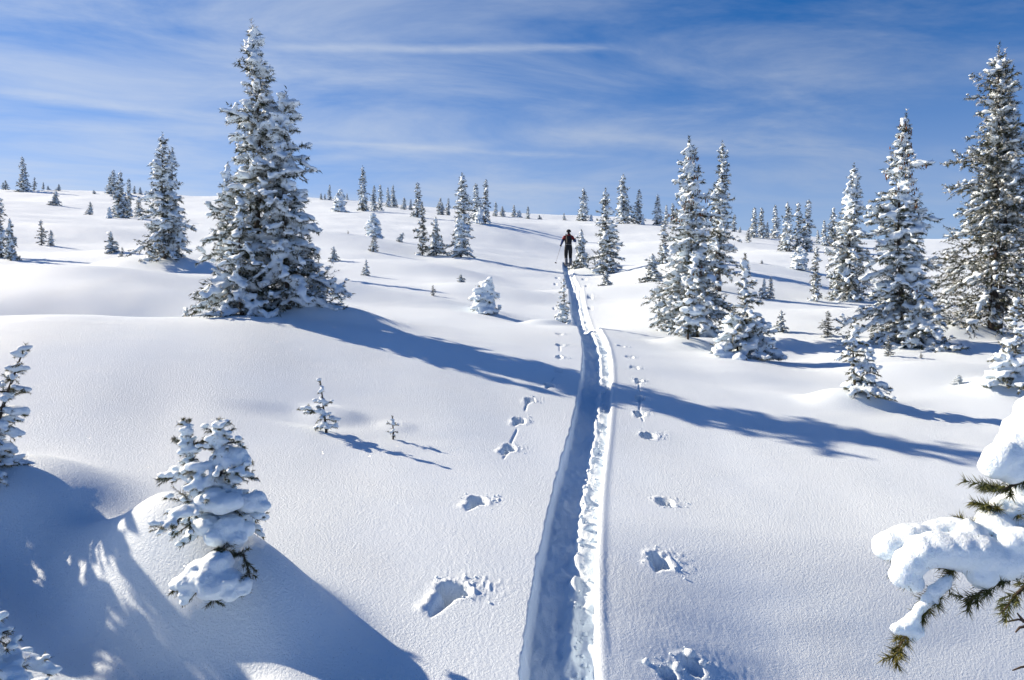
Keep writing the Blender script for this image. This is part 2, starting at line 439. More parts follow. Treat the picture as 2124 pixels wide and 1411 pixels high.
def mat_snow(name, grain, lumps, sss=0.0, sparkle=True):
    m, t, b = new_mat(name)
    geo = t.node('ShaderNodeTexCoord').outputs['Object']
    n1 = t.noise(geo, 190.0, 2.0, 0.6); n2 = t.noise(geo, 68.0, 4.0, 0.7); n3 = t.noise(geo, 1.7, 2.0, 0.5)
    t.put(b.inputs['Base Color'], t.mix(n3, (0.73, 0.835, 0.935, 1), (0.76, 0.85, 0.935, 1)))
    b.inputs['Roughness'].default_value = 0.62
    b.inputs['Specular IOR Level'].default_value = 0.35
    if sss:
        b.inputs['Subsurface Weight'].default_value = sss
        b.inputs['Subsurface Radius'].default_value = (1.0, 1.1, 1.3)
        b.inputs['Subsurface Scale'].default_value = 0.02
    crust = t.smooth(t.noise(geo, 0.55, 3.0, 0.6), 0.36, 0.62, 0.65, 1.30)      # wind crust in patches
    h = t.math('MULTIPLY', t.math('ADD', t.math('MULTIPLY', n1, grain), t.math('MULTIPLY', n2, lumps)), crust)
    bp = t.node('ShaderNodeBump'); bp.inputs['Strength'].default_value = 1.0; bp.inputs['Distance'].default_value = 1.0
    t.put(bp.inputs['Height'], h)
    t.l.new(bp.outputs[0], b.inputs['Normal'])
    if sparkle:
        # single crystals that catch the sun: tiny facets with a lean of their own
        vo = t.node('ShaderNodeTexVoronoi'); t.put(vo.inputs['Vector'], geo); vo.inputs['Scale'].default_value = 150.0
        facet = t.vmath('NORMALIZE', t.vmath('ADD', t.vmath('MULTIPLY', t.vmath('SUBTRACT', vo.outputs['Color'], (.5, .5, .5)), (1.7, 1.7, 1.2)),
                                             t.node('ShaderNodeNewGeometry').outputs['Normal']))
        gl = t.node('ShaderNodeBsdfGlossy'); gl.inputs['Roughness'].default_value = 0.16
        t.l.new(facet, gl.inputs['Normal'])
        sep = t.node('ShaderNodeSeparateColor'); t.l.new(vo.outputs['Color'], sep.inputs[0])
        pick = t.math('MULTIPLY', t.math('GREATER_THAN', t.math('FRACT', t.math('MULTIPLY', sep.outputs[0], 37.7)), 0.985),
                      t.math('LESS_THAN', vo.outputs['Distance'], 0.35))
        ms = t.node('ShaderNodeMixShader'); t.put(ms.inputs[0], t.math('MULTIPLY', pick, 0.4))
        t.l.new(b.outputs[0], ms.inputs[1]); t.l.new(gl.outputs[0], ms.inputs[2])
        out = [n for n in t.n if n.type == 'OUTPUT_MATERIAL'][0]
        t.l.new(ms.outputs[0], out.inputs[0])
    return m

def mat_plain(name, col, rough=0.8, var=0.25, scale=20.0, bump=0.0):
    m, t, b = new_mat(name)
    co = t.node('ShaderNodeTexCoord').outputs['Object']
    n = t.noise(co, scale, 4.0, 0.6)
    lo = tuple(c * (1 - var) for c in col) + (1,); hi = tuple(min(1, c * (1 + var)) for c in col) + (1,)
    t.put(b.inputs['Base Color'], t.mix(n, lo, hi))
    b.inputs['Roughness'].default_value = rough
    b.inputs['Specular IOR Level'].default_value = 0.25
    if bump:
        bp = t.node('ShaderNodeBump'); bp.inputs['Distance'].default_value = bump; t.put(bp.inputs['Height'], n)
        t.l.new(bp.outputs[0], b.inputs['Normal'])
    return m

def mat_needles(name, green, olive, frost, frost_scale):
    """needles: green to olive from spray to spray, rimed in patches"""
    m, t, b = new_mat(name)
    co = t.node('ShaderNodeTexCoord').outputs['Object']
    n1 = t.noise(co, 4.0, 3.0, 0.6); n2 = t.noise(co, frost_scale, 3.0, 0.65); n3 = t.noise(co, 60.0, 2.0, 0.6)
    c = t.mix(t.smooth(n1, 0.35, 0.65), green + (1,), olive + (1,))
    f = t.math('MULTIPLY', t.smooth(t.math('ADD', n2, t.math('MULTIPLY', t.math('SUBTRACT', n3, 0.5), 0.5)), 0.62 - frost * 0.35, 0.72 - frost * 0.2), 0.85)
    t.put(b.inputs['Base Color'], t.mix(f, c, (0.74, 0.77, 0.80, 1)))
    b.inputs['Roughness'].default_value = 0.65
    b.inputs['Specular IOR Level'].default_value = 0.25
    return m

SNOW_GROUND = mat_snow('ground snow', 0.0028, 0.0098)
SNOW_TREE = mat_snow('snow on branches', 0.0030, 0.010, sparkle=False)
SNOW_NEAR = mat_snow('soft snow clumps', 0.0030, 0.0045, sss=0.35, sparkle=False)
NEEDLE = mat_needles('fir needles', (0.024, 0.038, 0.022), (0.060, 0.062, 0.028), 0.42, 9.0)
NEEDLE_FAR = mat_needles('rimed fir needles', (0.030, 0.043, 0.030), (0.055, 0.060, 0.034), 0.40, 6.0)
NEEDLE_NEAR = mat_needles('bare fir needles', (0.040, 0.060, 0.018), (0.105, 0.098, 0.022), 0.05, 14.0)
NEEDLE_MID = mat_needles('sapling needles', (0.040, 0.055, 0.022), (0.095, 0.085, 0.030), 0.35, 22.0)
BARK = mat_plain('grey brown bark', (0.060, 0.048, 0.042), 0.9, 0.45, 25.0, 0.01)
TWIG = mat_plain('dark twig wood', (0.075, 0.055, 0.042), 0.9, 0.35, 60.0)
CONE = mat_plain('red brown cones', (0.16, 0.065, 0.028), 0.8, 0.35, 30.0)


# ------------------------------------------------------------------ mesh helpers
def mesh_np(name, verts, faces, mat=None, smooth=True):
    """verts (n,3), faces (m,k) with one k"""
    me = bpy.data.meshes.new(name)
    verts = np.ascontiguousarray(verts, np.float32); faces = np.ascontiguousarray(faces, np.int32)
    m, k = faces.shape
    me.vertices.add(len(verts)); me.vertices.foreach_set('co', verts.ravel())
    me.loops.add(m * k); me.loops.foreach_set('vertex_index', faces.ravel())
    me.polygons.add(m)
    me.polygons.foreach_set('loop_start', np.arange(0, m * k, k, dtype=np.int32))
    me.polygons.foreach_set('loop_total', np.full(m, k, np.int32))
    if smooth:
        me.polygons.foreach_set('use_smooth', np.ones(m, bool))
    me.update(calc_edges=True)
    if mat:
        me.materials.append(mat)
    return me

def link(name, data, parent=None, loc=None):
    o = bpy.data.objects.new(name, data); COL.objects.link(o)
    if parent is not None:
        o.parent = parent
    if loc is not None:
        o.location = loc
    return o

def tag(o, label=None, cat=None, group=None, kind=None):
    for k, v in (('label', label), ('category', cat), ('group', group), ('kind', kind)):
        if v:
            o[k] = v
    return o


# ------------------------------------------------------------------ the snow field
def build_ground():
    a = np.concatenate([np.arange(-180, -40, 3.0), np.arange(-40, -35, .5), np.arange(-35, -5.0, 0.125), np.arange(-5.0, 12.0, 0.058),
                        np.arange(12.0, 35, 0.125), np.arange(35, 40, .5), np.arange(40, 180, 3.0)])
    r = np.concatenate([[0.25, 0.6, 1.0], np.geomspace(1.4, 3.2, 24)[:-1], np.geomspace(3.2, 8, 250)[:-1], np.geomspace(8, 17, 175)[:-1],
                        np.geomspace(17, 110, 200)[:-1], np.geomspace(110, 2500, 34)])
    A, Rr = np.meshgrid(R(1) * a, r)
    x, y = Rr * np.sin(A), Rr * np.cos(A)
    z = ground(x.ravel(), y.ravel(), fine=True)
    V = np.stack([x.ravel(), y.ravel(), z], -1)
    nr, na = A.shape
    i = np.arange(nr - 1)[:, None] * na; j = np.arange(na)[None]
    jn = (j + 1) % na
    Fq = np.stack([i + j, i + jn, i + na + jn, i + na + j], -1).reshape(-1, 4)[:, ::-1]
    c = len(V)
    V = np.concatenate([V, [[0, 0, float(ground(0., 0.)[0])]]])
    cap = np.stack([np.full(na, c), np.arange(na), (np.arange(na) + 1) % na], -1)[:, ::-1]
    me = mesh_np('snow_ground', V, Fq, SNOW_GROUND)
    cm = bpy.data.meshes.new('tmp'); 
    bm = bmesh.new(); bm.from_mesh(me); bm.verts.ensure_lookup_table()
    for t in cap:
        f = bm.faces.new([bm.verts[int(k)] for k in t]); f.smooth = True
    bm.to_mesh(me); bm.free(); bpy.data.meshes.remove(cm)
    o = link('snow_ground', me)
    tag(o, 'wind-packed snow slope with a ski track and pole holes', 'snow', kind='structure')
    return o
build_ground()

# ------------------------------------------------------------------ conifers loaded with snow
def ico(sub):
    bm = bmesh.new(); bmesh.ops.create_icosphere(bm, subdivisions=sub, radius=1.0)
    v = np.array([q.co[:] for q in bm.verts]); f = np.array([[q.index for q in p.verts] for p in bm.faces]); bm.free()
    return v, f
ICO1 = ico(1); ICO2 = ico(2)

def blobs_mesh(C, S, yaw, rng, lump=0.18, ic=ICO1):
    """many lumpy ellipsoids in one array: centres C, radii S (n,3), turn yaw"""
    V, F = ic
    n, k = len(C), len(V)
    w = 1 + lump * (rng.random((n, k, 1)) * 2 - 1)
    P = V[None] * w * S[:, None]
    c, s = np.cos(yaw)[:, None], np.sin(yaw)[:, None]
    X = P[..., 0] * c - P[..., 1] * s; Y = P[..., 0] * s + P[..., 1] * c
    P = np.stack([X, Y, P[..., 2]], -1) + C[:, None]
    return P.reshape(-1, 3), (F[None] + (np.arange(n) * k)[:, None, None]).reshape(-1, 3)

def fuse(name, C, S, yaw, rng, voxel, mat, lump=0.18, smooth=2, rough=0.0, ic=ICO1):
    """grow single snow pats together into one soft surface"""
    v, f = blobs_mesh(C, S, yaw, rng, lump, ic)
    me = mesh_np('tmp_snow', v, f)
    ob = bpy.data.objects.new('tmp_snow', me); COL.objects.link(ob)
    md = ob.modifiers.new('r', 'REMESH'); md.mode = 'VOXEL'; md.voxel_size = voxel; md.adaptivity = 0.0
    md.use_smooth_shade = True
    if smooth:
        sm = ob.modifiers.new('s', 'SMOOTH'); sm.factor = 0.5; sm.iterations = smooth
    dg = bpy.context.evaluated_depsgraph_get()
    res = bpy.data.meshes.new_from_object(ob.evaluated_get(dg))
    bpy.data.objects.remove(ob); bpy.data.meshes.remove(me)
    if rough:                           # grains and small bites on the surface
        n = len(res.vertices); co = np.empty(n * 3, np.float32); no = np.empty(n * 3, np.float32)
        res.vertices.foreach_get('co', co); res.vertices.foreach_get('normal', no)
        co, no = co.reshape(-1, 3).astype(float), no.reshape(-1, 3)
        g = 0
        for fq, am in ((26, 1.0), (62, .7), (140, .5)):
            g = g + am * (gnoise(co[:, 0] * fq, co[:, 1] * fq, 71) + gnoise(co[:, 1] * fq + 9, co[:, 2] * fq, 72) + gnoise(co[:, 2] * fq, co[:, 0] * fq + 5, 73))
        co = co + no * (rough * g)[:, None]
        res.vertices.foreach_set('co', co.astype(np.float32).ravel()); res.update()
    res.name = name
    res.materials.clear(); res.materials.append(mat)
    return res

def tubes(paths, sides=5):
    """paths: list of (points (n,3), radii (n,)) -> verts, quads"""
    VV, FF, base_i = [], [], 0
    for P, rad in paths:
        P = np.asarray(P, float); n = len(P)
        T = np.gradient(P, axis=0); T /= np.linalg.norm(T, axis=1, keepdims=True) + 1e-9
        up = np.where(np.abs(T[:, 2:3]) > 0.9, [[1., 0, 0]], [[0., 0, 1]])
        A = np.cross(T, up); A /= np.linalg.norm(A, axis=1, keepdims=True) + 1e-9
        B = np.cross(T, A)
        th = np.arange(sides) / sides * 2 * np.pi
        ring = P[:, None] + np.asarray(rad)[:, None, None] * (np.cos(th)[None, :, None] * A[:, None] + np.sin(th)[None, :, None] * B[:, None])
        VV.append(ring.reshape(-1, 3))
        i = np.arange(n - 1)[:, None] * sides; j = np.arange(sides)[None]; jn = (j + 1) % sides
        FF.append(np.stack([i + j, i + jn, i + sides + jn, i + sides + j], -1).reshape(-1, 4) + base_i)
        base_i += n * sides
    return np.concatenate(VV), np.concatenate(FF)

def needles(segs, per_m, length, width, rng, top=0.35):
    """needle triangles round twig segments (n,2,3); fewer on the upper side where snow lies"""
    S = np.asarray(segs, float)
    L = np.linalg.norm(S[:, 1] - S[:, 0], axis=1)
    cnt = np.maximum(1, rng.poisson(L * per_m))
    idx = np.repeat(np.arange(len(S)), cnt); n = len(idx)
    t = rng.random((n, 1))
    p = S[idx, 0] * (1 - t) + S[idx, 1] * t
    T = (S[:, 1] - S[:, 0]) / (L[:, None] + 1e-9); T = T[idx]
    rd = rng.normal(size=(n, 3)); rd -= (rd * T).sum(1, keepdims=True) * T
    rd /= np.linalg.norm(rd, axis=1, keepdims=True) + 1e-9
    flip = (rd[:, 2] > 0.2) & (rng.random(n) > top)
    rd[flip, 2] *= -1
    d = T * (0.45 + 0.5 * rng.random((n, 1))) + rd * 0.8
    d /= np.linalg.norm(d, axis=1, keepdims=True)
    ln = length * (0.7 + 0.6 * rng.random((n, 1)))
    side = np.cross(d, rng.normal(size=(n, 3))); side /= np.linalg.norm(side, axis=1, keepdims=True) + 1e-9
    w = width * (0.7 + 0.6 * rng.random((n, 1))) * 0.5
    V = np.stack([p - side * w, p + side * w, p + d * ln], 1).reshape(-1, 3)
    return V, np.arange(3 * n).reshape(-1, 3)

def skeleton(seed, H, Rm, per=26, zl=0.05, pw=0.85, droop=0.30, snow=0.85, rb=0.05, off=(0, 0), lean=(0, 0), twig=0.085, irregular=0.35,
             low_drop=0.35, top_up=0.55, pads=0.25, skirt=1.0, side_bias=None, gap=None, trunk_r=0.012, extra=()):
    """axis, branches, twigs and the pats of snow that lie on them"""
    rng = np.random.default_rng(seed)
    segs, C, S, Yw, wood, cones = [], [], [], [], [], []
    def axis(z):
        q = max(z, 0.0) / H
        return np.array([off[0] + lean[0] * q ** 1.6 + 0.012 * H * math.sin(5 * q + seed), off[1] + lean[1] * q ** 1.6 + 0.012 * H * math.cos(4 * q + seed * 2), z])
    zs = np.linspace(-0.25, H, 14)
    trunks = [(np.array([axis(max(z, -0.25)) for z in zs]), np.linspace(trunk_r * H + 0.012, 0.004, 14))]
    nb = int(per * H * 0.86)
    ph = rng.random() * 6.28
    lob = rng.random(3) * 6.28
    for i in range(nb + len(extra)):
        ex = extra[i - nb] if i >= nb else None
        t = ex[0] if ex else zl + (0.985 - zl) * ((i + rng.random()) / nb)
        if not ex and gap and gap[0] < t < gap[1] and rng.random() < gap[2]:
            continue
        az = ph + i * 2.39996 + rng.normal() * 0.35
        prof = (1 - t) ** pw * (0.55 + 0.45 * min(1.0, t / 0.10 + 0.35 * skirt))
        wave = 1 + irregular * 0.5 * (math.sin(2 * az + 9 * t + lob[0]) + 0.6 * math.sin(3 * az - 15 * t + lob[1]))
        L = Rm * prof * wave * rng.uniform(0.52, 1.20) + 0.05 * Rm
        if rng.random() < 0.07 * irregular / 0.35:
            L *= 1.3
        if side_bias is not None:
            L *= 1 + side_bias[1] * math.cos(az - side_bias[0])
        L = max(L, 0.035 * H * (1.05 - t))
        if ex:
            az, L = ex[1], ex[2]
        o = axis(t * H)
        a0 = -low_drop + (top_up + low_drop) * t ** 1.25 + rng.normal() * 0.10
        dr = droop * (1 - 0.7 * t)
        d = np.array([math.cos(az), math.sin(az), 0.0]); sd = np.array([-d[1], d[0], 0.0])
        s = np.linspace(0, 1, 6)
        curve = rng.normal() * 0.10
        P = o + L * (s[:, None] * d + (curve * s ** 2)[:, None] * sd + np.stack([s * 0, s * 0, a0 * s - dr * s ** 2 + 0.16 * dr * s ** 4], -1))
        lowest = -0.02 * H
        P[:, 2] = np.maximum(P[:, 2], lowest + 0.03 * H * rng.random())
        wood.append((P, np.linspace(0.010 * L + 0.003, 0.002, 6)))
        for k in range(0, 5):
            segs.append((P[k], P[k + 1]))
        # snow along the branch
        n = max(2, int(L / (rb * 1.25)))
        load = snow * rng.uniform(0.65, 1.2)
        for q in np.linspace(0.15, 1.0, n):
            if rng.random() < load:
                c = P[0] + 0; fi = q * 5; k = min(4, int(fi)); c = P[k] * (1 - fi + k) + P[k + 1] * (fi - k)
                r = rb * rng.uniform(0.7, 1.25) * (0.75 + 0.5 * math.sin(math.pi * min(1, q * .9)))
                C.append(c + [0, 0, r * 0.45]); S.append((r * 1.35, r * 1.0, r * 0.72)); Yw.append(az)
        if rng.random() < 1.5 * pads * (1 - t) and L > 4 * rb:
            q = rng.uniform(0.45, 0.85); k = int(q * 5); c = P[k]
            r = rb * rng.uniform(1.6, 2.4)
            C.append(c + [0, 0, r * 0.35]); S.append((r * 1.5, r * 1.15, r * 0.62)); Yw.append(az)
        m = max(1, int(L * 0.85 / twig))
        for j in range(m):
            q = 0.06 + 0.94 * (j + rng.random() * 0.7) / m
            fi = min(q, 0.999) * 5; k = int(fi); b = P[k] * (1 - fi + k) + P[k + 1] * (fi - k)
            for sg in (-1, 1):
                if rng.random() < 0.10:
                    continue
                l = (0.38 * L * (1.05 - q) ** 0.7 + 0.5 * twig) * rng.uniform(0.7, 1.2)
                ang = sg * rng.uniform(0.65, 1.05)
                td = d * math.cos(ang) + sd * math.sin(ang) + np.array([0, 0, rng.normal() * 0.38 - 0.10 * (1 - t) + 0.25 * t])
                e = b + td * l; e2 = e + (td * 0.5 + [0, 0, -0.10]) * l * 0.3
                if e2[2] < lowest - 0.05 * H:
                    continue
                segs.append((b, e)); segs.append((e, e2))
                if rng.random() < load * 0.9:
                    r = rb * rng.uniform(0.55, 1.05)
                    for w in ((0.55, 0.98) if l > rb * 2.2 else (0.75,)):
                        if rng.random() < 0.9:
                            r1 = r * rng.uniform(0.8, 1.15)
                            C.append(b + (e - b) * w + [0, 0, r1 * 0.5]); S.append((r1 * 1.25, r1 * 0.95, r1 * 0.75)); Yw.append(az + ang)
        if t > 0.62 and rng.random() < 0.55:
            cones.append(P[4])
    for i in range(int(nb * 1.2)):      # short inner shoots hide the stem
        z = H * (zl + (0.97 - zl) * rng.random()); az = rng.random() * 6.28; l = Rm * 0.22 * (1.1 - z / H) + 0.03 * H * 0.5
        o = axis(z); segs.append((o, o + np.array([math.cos(az) * l, math.sin(az) * l, l * rng.normal() * .4])))
        if rng.random() < snow * 0.5:
            r = rb * rng.uniform(.5, .9); C.append(segs[-1][1] + [0, 0, r * .4]); S.append((r, r, r * .75)); Yw.append(az)
    # leader
    for z in np.arange(0.93 * H, 1.0 * H, 0.03):
        segs.append((axis(z), axis(z + 0.03)))
        if rng.random() < snow * 0.7:
            r = rb * rng.uniform(0.4, 0.7); C.append(axis(z) + [rng.normal() * r * .4, rng.normal() * r * .4, 0]); S.append((r, r, r * .8)); Yw.append(0)
    segs.append((axis(H), axis(H * 1.03)))
    return dict(segs=segs, C=C, S=S, Y=Yw, wood=wood, trunks=trunks, cones=cones, seed=seed, H=H, R=Rm)

def merge(*ks):
    out = dict(ks[0])
    for k in ks[1:]:
        for q in ('segs', 'C', 'S', 'Y', 'wood', 'trunks', 'cones'):
            out[q] = out[q] + k[q]
    return out

def tree_meshes(sk, name, voxel, per_m=80, nl=0.040, nw=0.010, needle=None, snowm=None, lump=0.22, smooth=1, cones=False, hoar=0.0):
    rng = np.random.default_rng(sk['seed'] + 999)
    v, f = needles(sk['segs'], per_m, nl, nw, rng)
    crown = mesh_np(name + '_needles', v, f, needle or NEEDLE, smooth=False)
    C, S, Y = np.array(sk['C']), np.array(sk['S']), np.array(sk['Y'])
    snow = fuse(name + '_snow', C, S, Y, rng, voxel, snowm or SNOW_TREE, lump, smooth)
    trunks = [mesh_np(name + '_trunk', *tubes([w], 8), BARK) for w in sk['trunks']]
    wood = mesh_np(name + '_wood', *tubes(sk['wood'], 4), TWIG)
    cm = None
    if cones and sk['cones']:
        cc = np.array(sk['cones']); n = len(cc) * 3
        cc = np.repeat(cc, 3, 0) + rng.normal(size=(n, 3)) * 0.035 + [0, 0, -0.03]
        v, f = blobs_mesh(cc, np.tile([[0.012, 0.012, 0.036]], (n, 1)), np.zeros(n), rng, 0.1)
        cm = mesh_np(name + '_cones', v, f, CONE)
    return dict(trunks=trunks, branches=wood, crown=crown, snow=snow, cones=cm, H=sk['H'], R=sk['R'])

def place_tree(pm, loc, label, cat='tree', group=None, scale=(1, 1, 1), rotz=0.0, tilt=(0, 0), name='snowy_fir'):
    root = link(name, None, loc=loc)
    root.rotation_euler = (tilt[0], tilt[1], rotz); root.scale = scale
    for t in pm['trunks']:
        link('trunk', t, root)
    tag(link('branches', pm['branches'], root), kind='stuff')
    tag(link('crown', pm['crown'], root), kind='stuff')
    tag(link('snow_load', pm['snow'], root), kind='stuff')
    if pm.get('cones'):
        tag(link('cones', pm['cones'], root), 'red brown cones in the upper crown', kind='stuff')
    return tag(root, label, cat, group)

def spot(u, v, d):
    """ground point at distance d under a column of the photograph"""
    p = pix(u, v, d)
    z = gz(p[0], p[1])
    return np.array([p[0], p[1], z])

# ------------------------------------------------------------------ the large firs, each grown for its own place
PI = math.pi
def big(label, u, v, d, sks, voxel=0.026, per_m=150, nl=0.056, nw=0.014, needle=None, cones=False, group=None, name='snowy_fir', dz=0.0, cat='tree', **kw):
    pm = tree_meshes(sks, name, voxel, per_m, nl, nw, needle or NEEDLE, cones=cones, **kw)
    p = spot(u, v, d)
    return place_tree(pm, p + [0, 0, dz - 0.02 * sks['H']], label, cat, group, name=name)

big('tallest twin-topped fir thick with snow on the left, casting the long shadow', 533, 652, 11.2,
    merge(skeleton(5, 3.98, .86, per=36, snow=.70, rb=.048, droop=.30, twig=.078, low_drop=.22, irregular=.6, zl=.03, pw=.86, extra=((.09, PI, .98), (.12, PI * 1.07, .88), (.34, .1, .82), (.25, -.2, .9), (.27, .0, .88), (.10, .1, .95), (.42, PI * 1.05, .6))),
          skeleton(8, 3.05, .62, per=36, off=(.46, -.14), snow=.72, rb=.048, twig=.078, irregular=.5, pw=.65),
          skeleton(15, 1.55, .46, per=34, off=(-.05, -.52), snow=.75, rb=.044, twig=.078, irregular=.5)))
big('large snowy fir with wide base on the drift left of the tallest fir', 340, 556, 21, 
    merge(skeleton(21, 3.25, .74, per=32, snow=.62, rb=.05, twig=.09, irregular=.4), skeleton(22, 2.9, .5, per=26, off=(.2, .1), snow=.6, rb=.05, twig=.09)), 0.034, 110, .065, .018)
big('tall fir with brown cones near its top, standing right of the ski track', 1430, 690, 14.8,
    merge(skeleton(31, 3.60, .72, per=42, snow=.78, rb=.046, twig=.08, irregular=.5, extra=((.10, PI * .98, .92), (.07, PI * 1.05, .85), (.28, PI, .75), (.2, PI * 1.1, .8))),
          skeleton(32, 1.6, .5, per=30, off=(.05, -.35), snow=.85, rb=.05, twig=.08)), cones=True)
big('dark slender fir with a bare trunk foot behind the cone-bearing fir', 1492, 607, 21.5,
    skeleton(41, 3.98, .52, per=34, zl=.15, pw=.62, snow=.50, rb=.046, twig=.085, irregular=.45, skirt=.4, trunk_r=.020), 0.034, 110, .065, .018)
big('squat bushy fir buried in thick snow pads at the crest', 1545, 737, 12.3,
    merge(skeleton(51, 1.55, .36, per=40, snow=.62, rb=.040, twig=.06, pads=.3, irregular=.5), skeleton(52, .62, .50, per=44, off=(-.14, -.08), snow=.75, rb=.055, twig=.07, pads=.9, pw=.45, irregular=.7),
          skeleton(53, .55, .42, per=44, off=(.25, .0), snow=.7, rb=.05, twig=.07, pads=.6, pw=.45, irregular=.7)), 0.02, 260, .045, .010)
big('small fir with drooping lower snow pads in front of the cone-bearing fir', 1428, 724, 12.9,
    skeleton(61, 1.0, .30, per=34, snow=.62, rb=.042, twig=.055, pads=.7, zl=.16, irregular=.6), 0.018, 300, .045, .010)
big('snow-laden fir with cones and one long low bough to the left', 1868, 716, 13.6,
    merge(skeleton(71, 3.92, .74, per=37, snow=.72, rb=.048, twig=.08, irregular=.65, extra=((.20, PI * 1.0, 1.15), (.18, PI * 1.06, 1.05), (.42, PI * .97, .62), (.6, PI, .5), (.6, .05, .45))),
          skeleton(72, 1.1, .55, per=34, off=(.1, -.3), snow=.75, rb=.05, twig=.08)), cones=True)
big('tallest dark twin-topped fir at the right with bare trunk showing', 2062, 697, 14.4,
    merge(skeleton(81, 5.05, 1.2, per=34, snow=.44, rb=.042, twig=.082, irregular=.8, zl=.08, gap=(.12, .40, .2), trunk_r=.0135, droop=.38, low_drop=.45, extra=((.62, PI, 1.0), (.12, PI * 1.05, .95), (.14, PI * .9, .9))),
          skeleton(82, 5.02, .85, per=26, off=(.14, .1), lean=(.06, 0), snow=.42, rb=.046, twig=.085, irregular=.7, zl=.35)), 0.03, 130, .058, .015)
big('mid-sized snowy fir between the far group and the long-boughed fir', 1763, 625, 22.5,
    skeleton(91, 3.8, .84, per=36, snow=.66, rb=.052, twig=.09, irregular=.5), 0.036, 110, .065, .018)
big('fir with open branches beside the skier, rising from a snow mound', 1257, 573, 32.5,
    skeleton(101, 3.45, .78, per=24, snow=.55, rb=.065, twig=.11, irregular=.6, low_drop=.1), 0.05, 80, .085, .026)
big('slim snowy fir, tallest of the group of three left of the skier', 958, 530, 34.5,
    skeleton(111, 3.6, .56, per=30, snow=.62, rb=.065, twig=.11, irregular=.6, pw=.6), 0.05, 80, .085, .026)
big('small twin-topped fir with a snow heap at its left foot', 1786, 845, 9.4,
    merge(skeleton(121, .88, .20, per=34, off=(-.09, 0), snow=.60, rb=.034, twig=.045, pads=.5, irregular=.6, top_up=.2), skeleton(122, .60, .29, per=32, off=(.06, -.03), snow=.66, rb=.040, twig=.05, pads=.9, pw=.6, irregular=.5)), 0.013, 420, .036, .0075, NEEDLE_MID)
big('small snowy fir cut by the right edge behind the near bough', 2104, 818, 9.9,
    merge(skeleton(131, 1.08, .32, per=34, snow=.62, rb=.038, twig=.05, pads=.6, irregular=.8), skeleton(132, .5, .34, per=36, off=(-.12, -.05), snow=.65, rb=.042, twig=.05, pads=.7, irregular=.8)), 0.014, 400, .036, .0075, NEEDLE_MID)
big('round little fir wholly wrapped in snow below the left slope', 1006, 653, 16.5,
    merge(skeleton(141, .64, .36, per=80, snow=.9, rb=.055, twig=.07, pads=.7, pw=.42, irregular=.2, low_drop=.5), skeleton(142, .68, .2, per=50, off=(.1, 0), snow=.7, rb=.045, twig=.07)), 0.022, 160, .045, .010)
big('bare-tipped small fir at the left edge of the ski track', 1170, 676, 14.4,
    merge(skeleton(151, .82, .17, per=28, snow=.55, rb=.032, twig=.05, zl=.05, pw=1.1, irregular=.8), skeleton(152, .40, .24, per=40, off=(-.03, -.03), snow=.7, rb=.042, twig=.055, irregular=.7)), 0.02, 220, .040, .009)
big('dark spreading fir half hidden at the right edge behind the tallest', 2150, 640, 19,
    skeleton(161, 3.6, .9, per=26, snow=.5, rb=.055, twig=.095, irregular=.6), 0.04, 100, .065, .018)
big('fir peeping out behind the left side of the tallest twin-topped fir', 474, 560, 24,
    skeleton(171, 2.8, .6, per=28, snow=.6, rb=.06, twig=.10), 0.045, 90, .07, .02)
big('fir standing out of frame whose shadow enters at the left', -560, 700, 12.2,
    skeleton(181, 2.9, .6, per=26, snow=.6, rb=.06, twig=.10), 0.05, 90, .07, .02)
big('sparse sapling with one long left twig in the foreground field', 676, 868, 7.05,
    skeleton(191, .46, .07, per=26, lean=(-.05, 0), snow=.85, rb=.023, twig=.035, irregular=.9, low_drop=-.1, pads=0, extra=((.36, PI * 1.0, .22), (.40, PI * .96, .15), (.27, .2, .11), (.30, PI * 1.4, .1), (.58, .1, .08), (.60, PI, .07), (.12, .5, .1), (.14, PI, .1))), 0.0075, 620, .022, .004, NEEDLE_MID, name='fir_sapling', cat='sapling')
big('tiny single-stemmed sapling right of the sparse sapling', 815, 889, 7.1,
    skeleton(201, .20, .030, per=30, snow=.6, rb=.015, twig=.03, low_drop=-.1, pads=0, extra=((.35, .2, .04), (.35, PI, .04), (.66, .3, .05), (.68, PI, .05))), 0.006, 700, .018, .004, NEEDLE_MID, name='fir_sapling', cat='sapling')
big('young fir with curved leader at the left edge beside the shaded hollow', -14, 962, 4.92,
    merge(skeleton(211, .78, .23, per=40, snow=.62, rb=.026, twig=.04, lean=(.20, 0), pads=.3, irregular=.6, pw=.75), skeleton(212, .42, .26, per=44, off=(-.08, -.1), snow=.7, rb=.03, twig=.04, pads=.4, irregular=.6)),
    0.010, 800, .022, .0036, NEEDLE_MID, name='young_fir')
big('wide young fir just outside the left edge shading the hollow', -175, 950, 5.0,
    merge(skeleton(213, 1.0, .46, per=46, snow=.7, rb=.045, twig=.06, pads=.5, pw=.6), skeleton(214, .85, .42, per=46, off=(-.05, -.40), snow=.7, rb=.045, twig=.06, pads=.5, pw=.6)),
    0.02, 400, .035, .007, NEEDLE_MID, name='young_fir')
big('heavily snowed young fir in the bottom left corner', -50, 1480, 3.15,
    merge(skeleton(221, .58, .28, per=46, snow=.75, rb=.030, twig=.045, pads=.9, pw=.55, irregular=.6), skeleton(222, .34, .32, per=46, off=(.02, -.05), snow=.8, rb=.035, twig=.045, pads=.9, pw=.5)),
    0.009, 800, .020, .003, NEEDLE_MID, snowm=SNOW_NEAR, name='young_fir')

